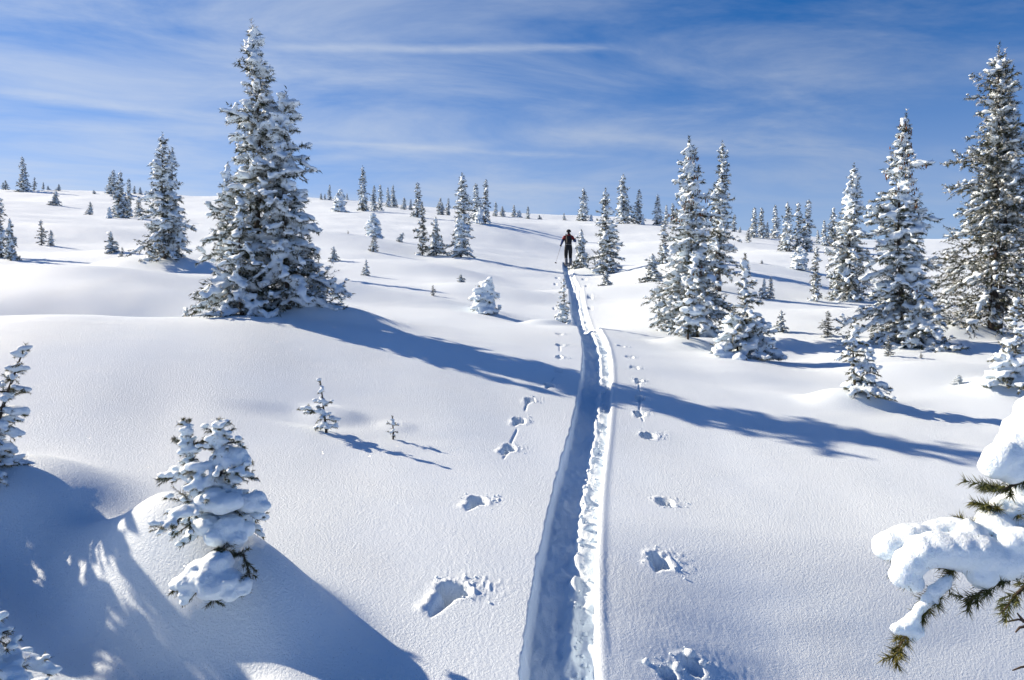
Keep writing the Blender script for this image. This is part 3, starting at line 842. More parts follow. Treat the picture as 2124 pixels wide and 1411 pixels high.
# ------------------------------------------------------------------ smaller and farther firs: a few kinds, copied
KINDS = {}
def kind(key, sk, voxel, per_m, nl, nw, needle=NEEDLE_FAR):
    KINDS[key] = tree_meshes(sk, 'fir_' + key, voxel, per_m, nl, nw, needle)
kind('spire', skeleton(301, 4.0, .58, per=20, snow=.60, rb=.085, twig=.16, pw=.7, irregular=.45), .07, 70, .12, .042)
kind('spire2', skeleton(302, 4.0, .62, per=18, snow=.50, rb=.085, twig=.17, pw=.6, irregular=.7), .07, 70, .12, .042)
kind('cone', skeleton(303, 4.0, .95, per=20, snow=.62, rb=.085, twig=.16, irregular=.5), .07, 60, .12, .042)
kind('cone2', merge(skeleton(304, 4.0, .80, per=18, snow=.55, rb=.085, twig=.16, irregular=.6), skeleton(305, 2.9, .7, per=18, off=(.45, 0), snow=.55, rb=.085, twig=.16, irregular=.5)), .07, 60, .12, .042)
kind('white', skeleton(306, 4.0, 1.35, per=20, snow=.95, rb=.16, twig=.20, pads=.8, pw=.7), .09, 60, .14, .05)
kind('sparse', skeleton(307, 4.0, .80, per=9, snow=.6, rb=.10, twig=.16, irregular=1.0, low_drop=.0), .08, 90, .16, .045)
kind('young', skeleton(308, 4.0, 1.25, per=11, snow=.85, rb=.15, twig=.22, irregular=.7, low_drop=.1, pw=1.05), .09, 80, .20, .06)

FAR = 'firs scattered along the skyline'
MID = 'small firs dotted over the slope'
SMALL = [  # column, base row, top row, width, kind, lean, group, label, distance if the foot is hidden
    (12, 393, 376, 25, 'cone2', 0, FAR, 'low dark fir clump at the far left end of the skyline', 0),
    (48, 397, 327, 28, 'cone2', 0, FAR, 'tallest dark fir on the skyline near the left edge', 0),
    (70, 395, 370, 12, 'sparse', .1, FAR, 'thin leaning fir just right of the tall left skyline fir', 0),
    (90, 393, 380, 7, 'spire', 0, FAR, 'tiny upright skyline fir, first right of the thin leaning one', 0),
    (100, 394, 387, 9, 'cone', 0, FAR, 'tiny low skyline shrub between two small left firs', 0),
    (122, 396, 384, 14, 'cone', 0, FAR, 'small cone-shaped skyline fir above the leaning slope sapling', 0),
    (195, 402, 396, 8, 'young', 0, FAR, 'tiny lone shrub on the skyline left of the dark cluster', 0),
    (114, 426, 398, 24, 'young', .12, MID, 'leaning little fir on the upper left slope', 0),
    (187, 446, 420, 18, 'cone', 0, MID, 'small lone fir left of the dark cluster on the upper slope', 0),
    (236, 402, 354, 28, 'cone2', 0, FAR, 'dark skyline fir behind the left cluster', 0),
    (250, 452, 357, 40, 'cone2', 0, MID, 'broad dark fir at the middle of the upper left cluster', 0),
    (268, 451, 373, 22, 'spire', 0, MID, 'slimmer fir at the right side of the upper left cluster', 0),
    (227, 453, 431, 16, 'white', 0, MID, 'low snowy fir at the left foot of the upper left cluster', 0),
    (279, 402, 388, 9, 'spire', 0, FAR, 'small skyline fir right of the dark cluster', 0),
    (291, 403, 390, 12, 'cone', 0, FAR, 'small round-topped skyline fir, second right of the dark cluster', 0),
    (303, 418, 398, 15, 'white', 0, MID, 'small pale fir near the left side of the wide-based fir', 0),
    (289, 451, 409, 22, 'spire2', 0, MID, 'small dark fir between the cluster and the wide-based fir', 0),
    (86, 509, 458, 25, 'sparse', 0, MID, 'taller of two dark small firs on the left slope', 0),
    (106, 510, 478, 20, 'cone', 0, MID, 'shorter of two dark small firs on the left slope', 0),
    (231, 533, 481, 31, 'young', 0, MID, 'small snowy fir with spread base left of the wide-based fir', 0),
    (254, 545, 514, 17, 'sparse', 0, MID, 'thin sapling at the left foot of the wide-based fir', 0),
    (22, 540, 455, 34, 'young', 0, MID, 'young snowy fir at the left edge of the mid slope', 0),
    (-6, 535, 396, 66, 'cone', 0, MID, 'dark fir cut off by the left edge at mid height', 0),
    (655, 640, 578, 64, 'white', 0, MID, 'low snow-covered fir at the right foot of the tallest left fir', 11.4),
    (666, 414, 402, 9, 'cone', 0, FAR, 'tiny skyline fir right of the tallest left fir', 0),
    (674, 414, 404, 9, 'spire', 0, FAR, 'tiny second skyline fir right of the tallest left fir', 0),
    (684, 415, 385, 11, 'spire', 0, FAR, 'slim small skyline fir above the pale leaning fir', 0),
    (703, 439, 394, 36, 'white', .08, FAR, 'pale frosted fir leaning right near the skyline', 0),
    (720, 415, 403, 7, 'spire', 0, FAR, 'tiny skyline fir left of the tall centre-left fir', 0),
    (753, 438, 347, 34, 'cone', 0, FAR, 'tall dark conical fir on the centre-left skyline', 0),
    (776, 438, 387, 18, 'spire', 0, FAR, 'dark slim fir directly right of the tall conical skyline fir', 0),
    (789, 437, 385, 15, 'spire2', 0, FAR, 'thin pale fir, second right of the tall conical skyline fir', 0),
    (805, 430, 391, 14, 'spire', 0, FAR, 'slim fir, left of a touching pair on the skyline', 0),
    (816, 430, 385, 18, 'cone', 0, FAR, 'wider fir, right of a touching pair on the skyline', 0),
    (838, 435, 411, 16, 'cone', 0, FAR, 'small dark cone fir between the skyline pair and a lone spire', 0),
    (852, 436, 415, 10, 'spire', 0, FAR, 'little thin fir touching the left of the lone spire', 0),
    (866, 451, 381, 26, 'spire2', 0, FAR, 'lone spire-like fir above the group of three', 0),
    (877, 531, 422, 38, 'sparse', 0, MID, 'gaunt slender fir at the left of the group of three', 0),
    (905, 531, 452, 40, 'young', 0, MID, 'shortest spiky fir in the middle of the group of three', 0),
    (913, 446, 411, 20, 'cone2', 0, FAR, 'small dark fir on the skyline above the group of three', 0),
    (930, 447, 413, 13, 'spire', 0, FAR, 'narrow fir right next to the small dark skyline fir', 0),
    (988, 458, 383, 27, 'spire', 0, FAR, 'left of two tall slim firs right of the group of three', 0),
    (1007, 464, 374, 25, 'spire2', 0, FAR, 'right of two tall slim firs right of the group of three', 0),
    (994, 464, 430, 24, 'white', 0, FAR, 'short white fir at the foot of the two tall slim firs', 0),
    (1028, 449, 420, 15, 'cone', 0, FAR, 'first small fir right of the two tall slim firs', 0),
    (1042, 449, 429, 15, 'cone2', 0, FAR, 'second small fir right of the two tall slim firs', 0),
    (1066, 450, 427, 13, 'spire', 0, FAR, 'third small fir right of the two tall slim firs', 0),
    (1077, 451, 438, 14, 'white', 0, FAR, 'low shrub between two small skyline firs in the centre', 0),
    (1095, 454, 429, 14, 'cone', 0, FAR, 'small fir ending the central skyline row', 0),
    (1119, 455, 447, 10, 'young', 0, FAR, 'tiny shrub on the bare skyline left of the skier', 0),
    (1170, 457, 443, 10, 'cone', 0, FAR, 'tiny lone fir on the skyline straight above the skier', 0),
    (1210, 459, 392, 34, 'cone', 0, FAR, 'pointed fir on the skyline just right of the skier', 0),
    (1226, 459, 446, 10, 'white', 0, FAR, 'tiny snowy shrub at the right foot of the pointed skyline fir', 0),
    (775, 496, 444, 46, 'white', 0, MID, 'round white fir on the slope left of the group of three', 0),
    (775, 523, 477, 22, 'spire2', 0, MID, 'narrow dark sapling in front of the round white fir', 0),
    (827, 509, 481, 20, 'young', .45, MID, 'small sapling leaning far right beside the round white fir', 0),
    (693, 552, 512, 22, 'young', 0, MID, 'upright sapling right of the tallest left fir', 0),
    (759, 572, 539, 18, 'young', 0, MID, 'slim snowy sapling alone in the open slope', 0),
    (956, 591, 569, 23, 'young', 0, MID, 'low tufted sapling above the snow-wrapped round fir', 0),
    (898, 614, 592, 16, 'sparse', 0, MID, 'tiny sapling left of the snow-wrapped round fir', 0),
    (722, 504, 492, 16, 'sparse', 0, MID, 'low dark twigs in the shade right of the tallest left fir', 0),
    (1206, 565, 478, 42, 'young', 0, MID, 'slender snowy fir just right of the skier', 0),
    (1257, 598, 562, 34, 'young', 0, MID, 'little fir below the open-branched fir beside the skier', 0),
    (1293, 464, 363, 47, 'cone', 0, FAR, 'large conical fir on the skyline right of the skier', 0),
    (1325, 465, 395, 26, 'spire', 0, FAR, 'slim pale fir touching the large conical skyline fir', 0),
    (1333, 466, 445, 10, 'white', 0, FAR, 'tiny fir at the foot of the slim pale skyline fir', 0),
    (1364, 467, 405, 31, 'cone', 0, FAR, 'medium skyline fir left of the cone-bearing fir', 0),
    (1382, 466, 427, 14, 'spire', 0, FAR, 'dark thin fir between two skyline firs left of the cone-bearer', 0),
    (1396, 466, 423, 17, 'spire2', 0, FAR, 'thin fir half behind the cone-bearing fir on the skyline', 0),
    (1376, 556, 466, 34, 'spire2', 0, MID, 'narrow snowy fir behind the left side of the cone-bearer', 31),
    (1354, 592, 528, 58, 'young', 0, MID, 'bushy young fir at the left shoulder of the cone-bearer', 25),
    (1523, 481, 446, 14, 'spire', 0, FAR, 'small fir right beside the dark bare-trunked fir', 0),
    (1535, 483, 471, 9, 'cone', 0, FAR, 'tiny shrub right of the dark bare-trunked fir', 0),
    (1552, 510, 477, 18, 'spire2', 0, MID, 'narrow fir at the left foot of the far right row', 0),
    (1564, 494, 432, 25, 'spire', 0, FAR, 'first tall fir from the left in the far right row', 0),
    (1580, 494, 432, 21, 'spire2', 0, FAR, 'second tall fir from the left in the far right row', 0),
    (1592, 495, 459, 12, 'cone', 0, FAR, 'short fir between the second and third of the far right row', 0),
    (1608, 495, 427, 23, 'spire', 0, FAR, 'third tall fir from the left in the far right row', 0),
    (1632, 522, 421, 42, 'cone', 0, MID, 'wide snowy fir starting the right-hand far cluster', 0),
    (1655, 522, 422, 28, 'spire2', 0, MID, 'middle fir of the right-hand far cluster', 0),
    (1675, 522, 416, 33, 'spire', 0, MID, 'rightmost and tallest fir of the right-hand far cluster', 0),
    (1696, 505, 478, 11, 'spire', 0, FAR, 'tiny fir just right of the right-hand far cluster', 0),
    (1709, 520, 458, 18, 'spire', 0, FAR, 'shorter fir left of a far pair behind the mid-sized fir', 58),
    (1727, 520, 430, 30, 'cone2', 0, FAR, 'taller fir of a far pair behind the mid-sized fir', 58),
    (1658, 570, 512, 48, 'white', 0, MID, 'broad white fir below the right-hand far cluster', 0),
    (1692, 625, 512, 30, 'spire2', 0, MID, 'slim snowy column-like fir left of the mid-sized fir', 0),
    (1580, 564, 551, 22, 'young', 0, MID, 'low dark shrub on the open slope right of the bare-trunked fir', 0),
    (1584, 621, 578, 22, 'young', 0, MID, 'left of two small touching firs above the squat fir', 0),
    (1598, 621, 576, 18, 'spire2', 0, MID, 'right of two small touching firs above the squat fir', 0),
    (1619, 689, 644, 30, 'young', 0, MID, 'little sapling with pointed top right of the squat fir', 0),
    (1717, 698, 646, 42, 'sparse', 0, MID, 'open-branched sapling under the long low bough', 0),
    (1843, 739, 695, 28, 'sparse', 0, MID, 'bluish bare sapling in shade in front of the long-boughed fir', 0),
    (1910, 743, 731, 9, 'sparse', 0, MID, 'tiny sprig poking from snow left of the right edge firs', 0),
    (1988, 800, 782, 30, 'white', 0, MID, 'buried twig tops just left of the right edge fir', 0),
    (1460, 560, 430, 60, 'cone', 0, MID, 'shadowed fir filling the gap between cone-bearer and bare trunk', 26),
]
_rng = np.random.default_rng(7)
for u, v, top, w, key, lean, grp, label, dist in SMALL:
    if dist:
        p = spot(u, v, dist)
    else:
        p = hit(u, v)
        if p[1] > 108:
            p = spot(u, v, 88 + 8 * _rng.random())
        p = np.array([p[0], p[1], gz(p[0], p[1])])
    d = p[1]
    if d > 20:
        v_real = 648 - F_PX * (p[2] - CAMZ) / d
    else:
        v_real = v
    hm = max(v_real - top, 0.6 * (v - top)) * d / F_PX
    wm = w * d / F_PX
    pm = KINDS[key]
    sz = hm / (pm['H'] * 1.02); sx = wm / (2.0 * pm['R'])
    sx = min(max(sx, 0.55 * sz), 1.9 * sz)
    root = place_tree(pm, (p[0], p[1], p[2] - 0.01 * hm), label, 'tree' if v - top > 28 else 'sapling', grp, (sx, sx, sz), _rng.random() * 6.28,
                      name='distant_fir' if grp is FAR else 'small_fir')
    if lean:
        root.rotation_euler = (0, lean, root.rotation_euler[2]); root.rotation_mode = 'ZYX'

# ------------------------------------------------------------------ young fir in the foreground mound, built twig by twig
def px_blobs(lst, d0, k=1.0, squash=0.85):
    """(column, row, radius in photograph pixels, depth offset in metres) -> centres and radii"""
    C, S = [], []
    for u, v, r, *q in lst:
        d = d0 + (q[0] if q else 0.0)
        C.append(pix(u, v, d)); m = r * k * d / F_PX; S.append((m * 1.05, m * 1.1, m * squash))
    return np.array(C), np.array(S)

def px_path(lst, d0):
    return np.array([pix(u, v, d0 + (q[0] if q else 0.0)) for u, v, *q in lst])

def fill(C, S, rng, n=3, amt=0.55):
    """add smaller lumps on every pat so that its outline is uneven"""
    C2, S2 = [C], [S]
    for _ in range(n):
        dv = rng.normal(size=C.shape); dv /= np.linalg.norm(dv, axis=1, keepdims=True)
        C2.append(C + dv * S * 0.75); S2.append(S * rng.uniform(0.3, amt, (len(C), 1)))
    return np.concatenate(C2), np.concatenate(S2)

def near_branch(root, path, r0, needle_from, per_m, nl, nw, rng, mat, side=0.0, wood_mat=None, label=None):
    """one branch part of a near tree: wood with its needles as a sub-part"""
    P = np.asarray(path); n = len(P)
    t = np.linspace(0, n - 1, (n - 1) * 4 + 1)
    Q = np.stack([np.interp(t, np.arange(n), P[:, i]) for i in range(3)], -1)
    b = link('branch', mesh_np('branch', *tubes([(Q, np.linspace(r0, 0.0015, len(Q)))], 6), wood_mat or TWIG), root)
    k = int(needle_from * len(Q))
    segs = [(Q[i], Q[i + 1]) for i in range(k, len(Q) - 1)]
    if side:
        for i in range(max(k, 1), len(Q) - 1, 2):
            T = Q[i + 1] - Q[i]; T /= np.linalg.norm(T)
            for sg in (-1, 1):
                s = np.cross(T, [0, 0, 1.0]) * sg + T * 0.8 + rng.normal(size=3) * 0.25
                s /= np.linalg.norm(s)
                segs.append((Q[i], Q[i] + s * side * rng.uniform(0.6, 1.2)))
    if segs:
        v, f = needles(segs, per_m, nl, nw, rng, top=0.5)
        tag(link('needles', mesh_np('needles', v, f, mat, smooth=False), b), kind='stuff')
    return b

def mound_fir():
    rng = np.random.default_rng(77)
    d0 = 3.98
    foot = pix(455, 1285, 3.86); foot[2] = gz(foot[0], foot[1]) - 0.02
    root = link('young_fir', None, loc=foot)
    tag(root, 'young two-tipped fir bowed under big snow pats in the foreground hollow', 'tree')
    inv = -foot
    def rel(P):
        return np.asarray(P) + inv
    link('trunk', mesh_np('trunk', *tubes([(rel(px_path([(455, 1310, -.12), (458, 1180, -.05), (455, 1050, 0), (460, 960, 0), (461, 885, 0)], d0)), np.linspace(.018, .004, 5))], 8), BARK), root)
    link('trunk', mesh_np('trunk', *tubes([(rel(px_path([(455, 1080, 0), (430, 1020, .03), (405, 970, .04), (389, 880, .04)], d0)), np.linspace(.011, .003, 4))], 6), BARK), root)
    # the bushy top above the drift
    sk = merge(skeleton(401, .59, .23, per=62, snow=.80, rb=.026, twig=.040, pads=1.0, pw=.50, irregular=.45, off=tuple((pix(458, 1120, d0) - foot)[:2]), zl=.12, top_up=.3, trunk_r=.008),
               skeleton(402, .585, .11, per=50, snow=.75, rb=.022, twig=.035, pads=.6, pw=.8, irregular=.5, off=tuple((pix(412, 1120, d0 + .04) - foot)[:2]), lean=(-.06, 0), zl=.35, trunk_r=.008,
                        extra=((.55, PI, .17), (.58, PI * .95, .13))))
    lift = pix(458, 1120, d0)[2] - foot[2]
    for k in ('C',):
        sk[k] = [np.asarray(c) + [0, 0, lift] for c in sk[k]]
    sk['segs'] = [(a + [0, 0, lift], b + [0, 0, lift]) for a, b in sk['segs']]
    sk['wood'] = [(p + [0, 0, lift], r) for p, r in sk['wood']]
    pm = tree_meshes(dict(sk, trunks=[]), 'mound_fir', .0085, 1000, .021, .0034, NEEDLE_MID, SNOW_NEAR)
    for nm, key in (('branches', 'branches'), ('crown', 'crown'), ('snow_load', 'snow')):
        tag(link(nm, pm[key], root), kind='stuff')
    paths = [
        ([(461, 940, 0), (461, 905, 0), (459, 872, 0)], 0, .028), ([(402, 965, .04), (394, 915, .04), (388, 872, .04)], 0, .028),
        ([(461, 905, 0), (478, 893, 0), (487, 889, 0)], .3, .0), ([(392, 925, .04), (372, 917, .03), (362, 912, .03)], .1, .02), ([(394, 925, .04), (414, 918, .03), (426, 911, .03)], .1, .02),
        ([(458, 1010, 0), (390, 985, -.02), (328, 993, -.02)], .2, .03),
        ([(456, 1150, -.05), (470, 1128, -.24), (440, 1162, -.30)], .2, .05), ([(456, 1150, -.05), (505, 1150, -.25), (520, 1200, -.31)], .2, .05), ([(456, 1180, -.05), (480, 1190, -.25), (502, 1236, -.32)], .2, .04),
        ([(456, 1200, -.08), (430, 1210, -.25), (385, 1248, -.34)], .2, .04), ([(456, 1200, -.08), (445, 1215, -.28), (442, 1254, -.36)], .2, .04), ([(456, 1200, -.06), (400, 1190, -.2), (356, 1228, -.28)], .2, .04),
    ]
    for p, frm, sd in paths:
        near_branch(root, rel(px_path(p, d0)), .006, frm, 1600, .021, .0032, rng, NEEDLE_MID, sd * 1.3)
    clumps = [
        [(470, 940, 24), (490, 942, 22), (455, 955, 20), (500, 955, 20), (478, 958, 24, -.03)],
        [(335, 986, 9, -.02), (350, 984, 10, -.02), (368, 985, 11, -.02), (392, 988, 16), (408, 996, 18, -.02)],
        [(430, 1042, 28, -.10), (458, 1046, 30, -.12), (480, 1040, 26, -.12), (410, 1048, 18, -.08), (445, 1030, 24, -.1)],
        [(532, 1035, 22, -.04), (520, 1048, 22, -.05), (542, 1050, 18, -.06), (508, 1040, 20, -.05)],
        [(430, 1090, 30, -.10), (475, 1094, 30, -.12), (505, 1098, 24, -.08), (455, 1112, 30, -.15), (490, 1118, 24, -.15)],
        [(368, 1212, 18, -.32), (395, 1205, 30, -.32), (430, 1200, 38, -.32), (470, 1208, 36, -.32), (500, 1212, 22, -.32), (440, 1222, 30, -.36), (385, 1232, 16, -.36), (478, 1232, 20, -.36), (382, 1250, 10, -.37), (505, 1226, 13, -.34), (450, 1170, 34, -.28), (415, 1180, 28, -.28)],
    ]
    for c in clumps:
        C, S = px_blobs(c, d0, 1.0, .74)
        C, S = fill(C, S, rng, 4, .42)
        link('snow_clump', fuse('snow_clump', rel(C), S, np.zeros(len(C)), rng, .0085, SNOW_NEAR, .08, 3, .0035, ic=ICO2), root)
mound_fir()

# ------------------------------------------------------------------ the near bough at the right edge
def near_bough():
    rng = np.random.default_rng(99)
    d0 = 1.75
    foot = pix(2420, 1400, 1.95); foot[2] = gz(foot[0], foot[1]) - 0.05
    root = link('near_fir', None, loc=foot)
    tag(root, 'near fir at the right edge reaching in with boughs under thick snow', 'tree')
    def rel(P):
        return np.asarray(P) - foot
    Hn = 2.80 - foot[2]
    sk = skeleton(411, Hn, .29, per=34, snow=.8, rb=.034, twig=.05, pads=.5, pw=.35, irregular=.3, zl=.06, trunk_r=.012)
    pm = tree_meshes(sk, 'near_fir', .014, 420, .030, .0045, NEEDLE_NEAR, SNOW_NEAR)
    link('trunk', pm['trunks'][0], root)
    for nm, key in (('branches', 'branches'), ('crown', 'crown'), ('snow_load', 'snow')):
        tag(link(nm, pm[key], root), kind='stuff')
    paths = [  # boughs and twigs, needles from, side twigs
        ([(2400, 1120, .2), (2250, 1090, .08), (2124, 1110, 0), (2000, 1120, -.02), (1930, 1135, -.02), (1880, 1195, -.03)], .45, .035, .010),
        ([(2124, 1100, .02), (1990, 1100, .02), (1900, 1125, .02), (1850, 1158, .02)], .2, .03, .006),
        ([(2030, 1125, 0), (1985, 1160, -.03), (1950, 1215, -.04), (1905, 1280, -.04), (1872, 1330, -.04), (1852, 1368, -.04)], .05, .026, .005),
        ([(1950, 1215, -.04), (1930, 1250, -.05), (1912, 1280, -.05)], .1, .02, .003),
        ([(2300, 1130, .1), (2180, 1150, .0), (2100, 1195, -.05), (2040, 1225, -.06), (2003, 1250, -.06)], .3, .030, .007),
        ([(2300, 1160, .1), (2160, 1190, .02), (2110, 1230, 0), (2078, 1272, 0)], .35, .028, .006),
        ([(2110, 1110, .05), (2060, 1060, .04), (2010, 1095, .05), (1993, 1082, .05)], .3, .02, .004),
        ([(2400, 900, .2), (2250, 930, .1), (2130, 990, .02), (2085, 1015, 0), (2040, 1005, 0)], .45, .035, .008),
        ([(2250, 1000, .1), (2150, 1040, .05), (2080, 1060, .03), (2045, 1050, .03)], .4, .03, .006),
    ]
    for p, frm, sd, r in paths:
        near_branch(root, rel(px_path(p, d0)), r, frm, 1900, .024, .0021, rng, NEEDLE_NEAR, sd * 1.25)
    for p in ([(2250, 1300, .1), (2150, 1295, .02), (2112, 1285, 0), (2088, 1290, 0)], [(2150, 1295, .02), (2115, 1302, 0), (2106, 1312, 0)], [(2260, 1370, .1), (2150, 1380, .02), (2118, 1384, 0), (2100, 1391, 0)], [(2124, 1290, .0), (2110, 1272, .0)]):
        near_branch(root, rel(px_path(p, d0)), .004, 1.0, 0, 0, 0, rng, NEEDLE_NEAR)
    clumps = [
        ([(1850, 1130, 32, .02), (1880, 1120, 34, .02), (1905, 1115, 30, .02), (1835, 1140, 22, .02), (1940, 1108, 30, .03), (1975, 1105, 34, .03), (2000, 1110, 28, .03)], 'rounded snow pat on the leftmost twig'),
        ([(1875, 1195, 27, -.03), (1888, 1165, 32, -.03), (1915, 1145, 36, -.03), (1950, 1140, 38, -.03), (1990, 1145, 42, -.03), (2030, 1150, 46, -.03), (1895, 1210, 20, -.03), (2010, 1110, 32, 0), (2035, 1195, 28, -.05),
          (2060, 1165, 46, -.03), (2095, 1155, 46, -.02), (2125, 1145, 46, 0), (2100, 1125, 28, -.04), (2118, 1118, 26, -.04), (2160, 1140, 55, .03), (2210, 1120, 60, .06), (2065, 1095, 36, .02)], 'long arched snow load along the main bough'),
        ([(2060, 1085, 34, .05), (2090, 1065, 38, .05), (2120, 1050, 42, .05), (2070, 1048, 16, .04), (2150, 1040, 55, .07), (2200, 1030, 60, .1)], None),
        ([(2062, 965, 28, 0), (2078, 950, 34, 0), (2098, 975, 30, 0), (2110, 935, 42, .02), (2135, 900, 48, .04), (2130, 975, 46, .04), (2170, 940, 75, .08), (2190, 870, 70, .1), (2135, 1010, 34, .04)], 'big white snow heap at the right frame edge'),
        ([(1958, 1212, 17, -.05), (1940, 1225, 18, -.05), (1968, 1200, 13, -.04), (1925, 1245, 16, -.05), (1908, 1262, 15, -.05), (1935, 1250, 13, -.05), (1895, 1285, 18, -.05), (1878, 1303, 20, -.05), (1900, 1308, 20, -.05), (1858, 1303, 13, -.05), (1895, 1325, 11, -.05)], 'knobbly snow on the hanging twig'),
    ]
    for c, lab in clumps:
        C, S = px_blobs(c, d0, .92 if lab and 'knobbly' in lab else 1.06, .95)
        C, S = fill(C, S, rng, 3, .40)
        tag(link('snow_clump', fuse('snow_clump', rel(C), S, np.zeros(len(C)), rng, 0.0056, SNOW_NEAR, .05, 5, .0017, ic=ICO2), root), lab)
near_bough()

# ------------------------------------------------------------------ the skier
def rounded_box(sx, sy, sz, bevel, seg=3):
    bm = bmesh.new(); bmesh.ops.create_cube(bm, size=1.0)
    bmesh.ops.scale(bm, vec=(sx, sy, sz), verts=bm.verts)
    bmesh.ops.bevel(bm, geom=bm.edges[:], offset=bevel, segments=seg, profile=.5, affect='EDGES')
    me = bpy.data.meshes.new('box'); bm.to_mesh(me); bm.free()
    for p in me.polygons:
        p.use_smooth = True
    return me

def skier():
    foot = hit(1179, 548)
    foot = np.array([foot[0], foot[1], gz(foot[0], foot[1]) + 0.02])
    root = link('person', None, loc=foot)
    root.rotation_euler = (0, 0, R(4))
    root.scale = (1.08, 1.0, .97)
    tag(root, 'skier seen from behind in red and black jacket and dark trousers, climbing', 'person')
    J = {'pelvis': (0, 0, .90, .140), 'waist': (0, .03, 1.05, .140), 'chest': (.01, .10, 1.28, .150), 'collar': (.02, .15, 1.42, .100), 'neck': (.03, .17, 1.49, .060),
         'head': (.035, .20, 1.60, .088), 'crown': (.035, .20, 1.69, .070), 'face': (.035, .265, 1.60, .055)}
    for n, s in (('l', -1), ('r', 1)):
        J.update({'hip' + n: (.085 * s, 0, .84, .115), 'knee' + n: (.095 * s, .13 if s < 0 else .06, .48, .085), 'ankle' + n: (.10 * s, -.03 if s < 0 else .0, .12, .062), 'toe' + n: (.10 * s, .14, .06, .045)})
    J.update({'shl': (-.18, .11, 1.38, .085), 'ell': (-.27, .05, 1.14, .062), 'wrl': (-.315, .20, .98, .040), 'hal': (-.325, .25, .95, .038),
              'shr': (.20, .12, 1.38, .085), 'elr': (.29, .02, 1.16, .062), 'wrr': (.335, .18, 1.20, .040), 'har': (.34, .23, 1.20, .038)})
    E = [('pelvis', 'waist'), ('waist', 'chest'), ('chest', 'collar'), ('collar', 'neck'), ('neck', 'head'), ('head', 'crown'), ('head', 'face')]
    for n in 'lr':
        E += [('pelvis', 'hip' + n), ('hip' + n, 'knee' + n), ('knee' + n, 'ankle' + n), ('ankle' + n, 'toe' + n), ('chest', 'sh' + n), ('sh' + n, 'el' + n), ('el' + n, 'wr' + n), ('wr' + n, 'ha' + n)]
        hx, hy, hz, _ = J['ha' + n]
        for i in range(5):          # fingers closed round the grip, thumb from the side
            a, b = 'f%s%d' % (n, i), 'g%s%d' % (n, i)
            if i < 4:
                J[a] = (hx + .03, hy + .035 - .002 * i, hz + .030 - .022 * i, .010); J[b] = (hx + .045, hy + .005, hz + .028 - .022 * i, .009)
            else:
                J[a] = (hx - .03, hy + .03, hz + .03, .011); J[b] = (hx - .005, hy + .05, hz + .045, .010)
            E += [('ha' + n, a), (a, b)]
    names = list(J); idx = {k: i for i, k in enumerate(names)}
    me = bpy.data.meshes.new('body'); me.from_pydata([J[k][:3] for k in names], [(idx[a], idx[b]) for a, b in E], [])
    ob = bpy.data.objects.new('tmp_body', me); COL.objects.link(ob)
    sk = ob.modifiers.new('skin', 'SKIN'); sk.use_smooth_shade = True
    sd = me.skin_vertices[0].data
    for k in names:
        r = J[k][3]; sd[idx[k]].radius = (r, r * (.78 if k in ('chest', 'waist', 'pelvis', 'collar') else 1))
    sd[idx['pelvis']].use_root = True
    ob.modifiers.new('sub', 'SUBSURF').levels = 2
    dg = bpy.context.evaluated_depsgraph_get()
    body = bpy.data.meshes.new_from_object(ob.evaluated_get(dg)); bpy.data.objects.remove(ob)
    mats = [mat_plain('red jacket cloth', (0.20, 0.020, 0.022), .75, .2, 30), mat_plain('dark trouser cloth', (0.012, 0.013, 0.018), .8, .2, 30),
            mat_plain('blue sleeve cloth', (0.03, 0.055, 0.16), .75, .2, 30), mat_plain('skin', (0.45, 0.26, 0.19), .6, .1), mat_plain('black glove leather', (0.015, 0.016, 0.022), .7, .2)]
    body.materials.clear()
    for m in mats:
        body.materials.append(m)
    for p in body.polygons:
        x, y, z = p.center
        if z > 1.50: k = 3 if y > .23 else 4
        elif x < -.30 and z < 1.0 or (x > .325 and z > 1.1): k = 4
        elif (x < -.235 and z < 1.24) or (x > .25 and z < 1.26 and z > 1.0): k = 2
        elif z > 1.27: k = 0
        else: k = 1
        p.material_index = k; p.use_smooth = True
    link('body', body, root)
    # cap, hood and boots
    bm = bmesh.new(); bmesh.ops.create_uvsphere(bm, u_segments=16, v_segments=10, radius=.108)
    bmesh.ops.delete(bm, geom=[v for v in bm.verts if v.co.z < -.035], context='VERTS')
    bmesh.ops.solidify(bm, geom=bm.faces[:], thickness=.008)
    cm = bpy.data.meshes.new('cap'); bm.to_mesh(cm); bm.free(); cm.materials.append(mats[4])
    link('cap', cm, root, (.035, .195, 1.665))
    v, f = blobs_mesh(np.array([[.025, .09, 1.44], [-.06, .10, 1.43], [.11, .10, 1.43], [.03, .05, 1.40]]), np.array([[.11, .07, .075], [.07, .07, .06], [.07, .07, .06], [.10, .05, .07]]), np.zeros(4), np.random.default_rng(3), .05, ICO2)
    link('hood', mesh_np('hood', v, f, mats[0]), root)
    bootm = mat_plain('grey ski boot shell', (0.12, 0.13, 0.16), .4, .2)
    for s in (-1, 1):
        y0 = -.03 if s < 0 else .0
        b = link('boot', rounded_box(.125, .31, .15, .04), root, (.10 * s, y0 + .07, .085)); b.data.materials.append(bootm)
        c = link('cuff', rounded_box(.13, .16, .24, .045), b, (0, -.06, .13)); c.data.materials.append(bootm)
    # backpack
    pk = link('backpack', None, loc=tuple(foot)); pk.rotation_euler = root.rotation_euler
    tag(pk, 'black backpack worn on the skier’s back', 'backpack')
    m = rounded_box(.27, .15, .42, .06); m.materials.append(mats[4])
    o = link('bag', m, pk, (.005, -.085, 1.17)); o.rotation_euler = (R(-16), 0, 0)
    m = rounded_box(.20, .05, .20, .02); m.materials.append(mats[1]); link('pocket', m, o, (0, -.085, -.06))
    grey = mat_plain('pale webbing', (0.35, 0.36, 0.38), .8, .1)
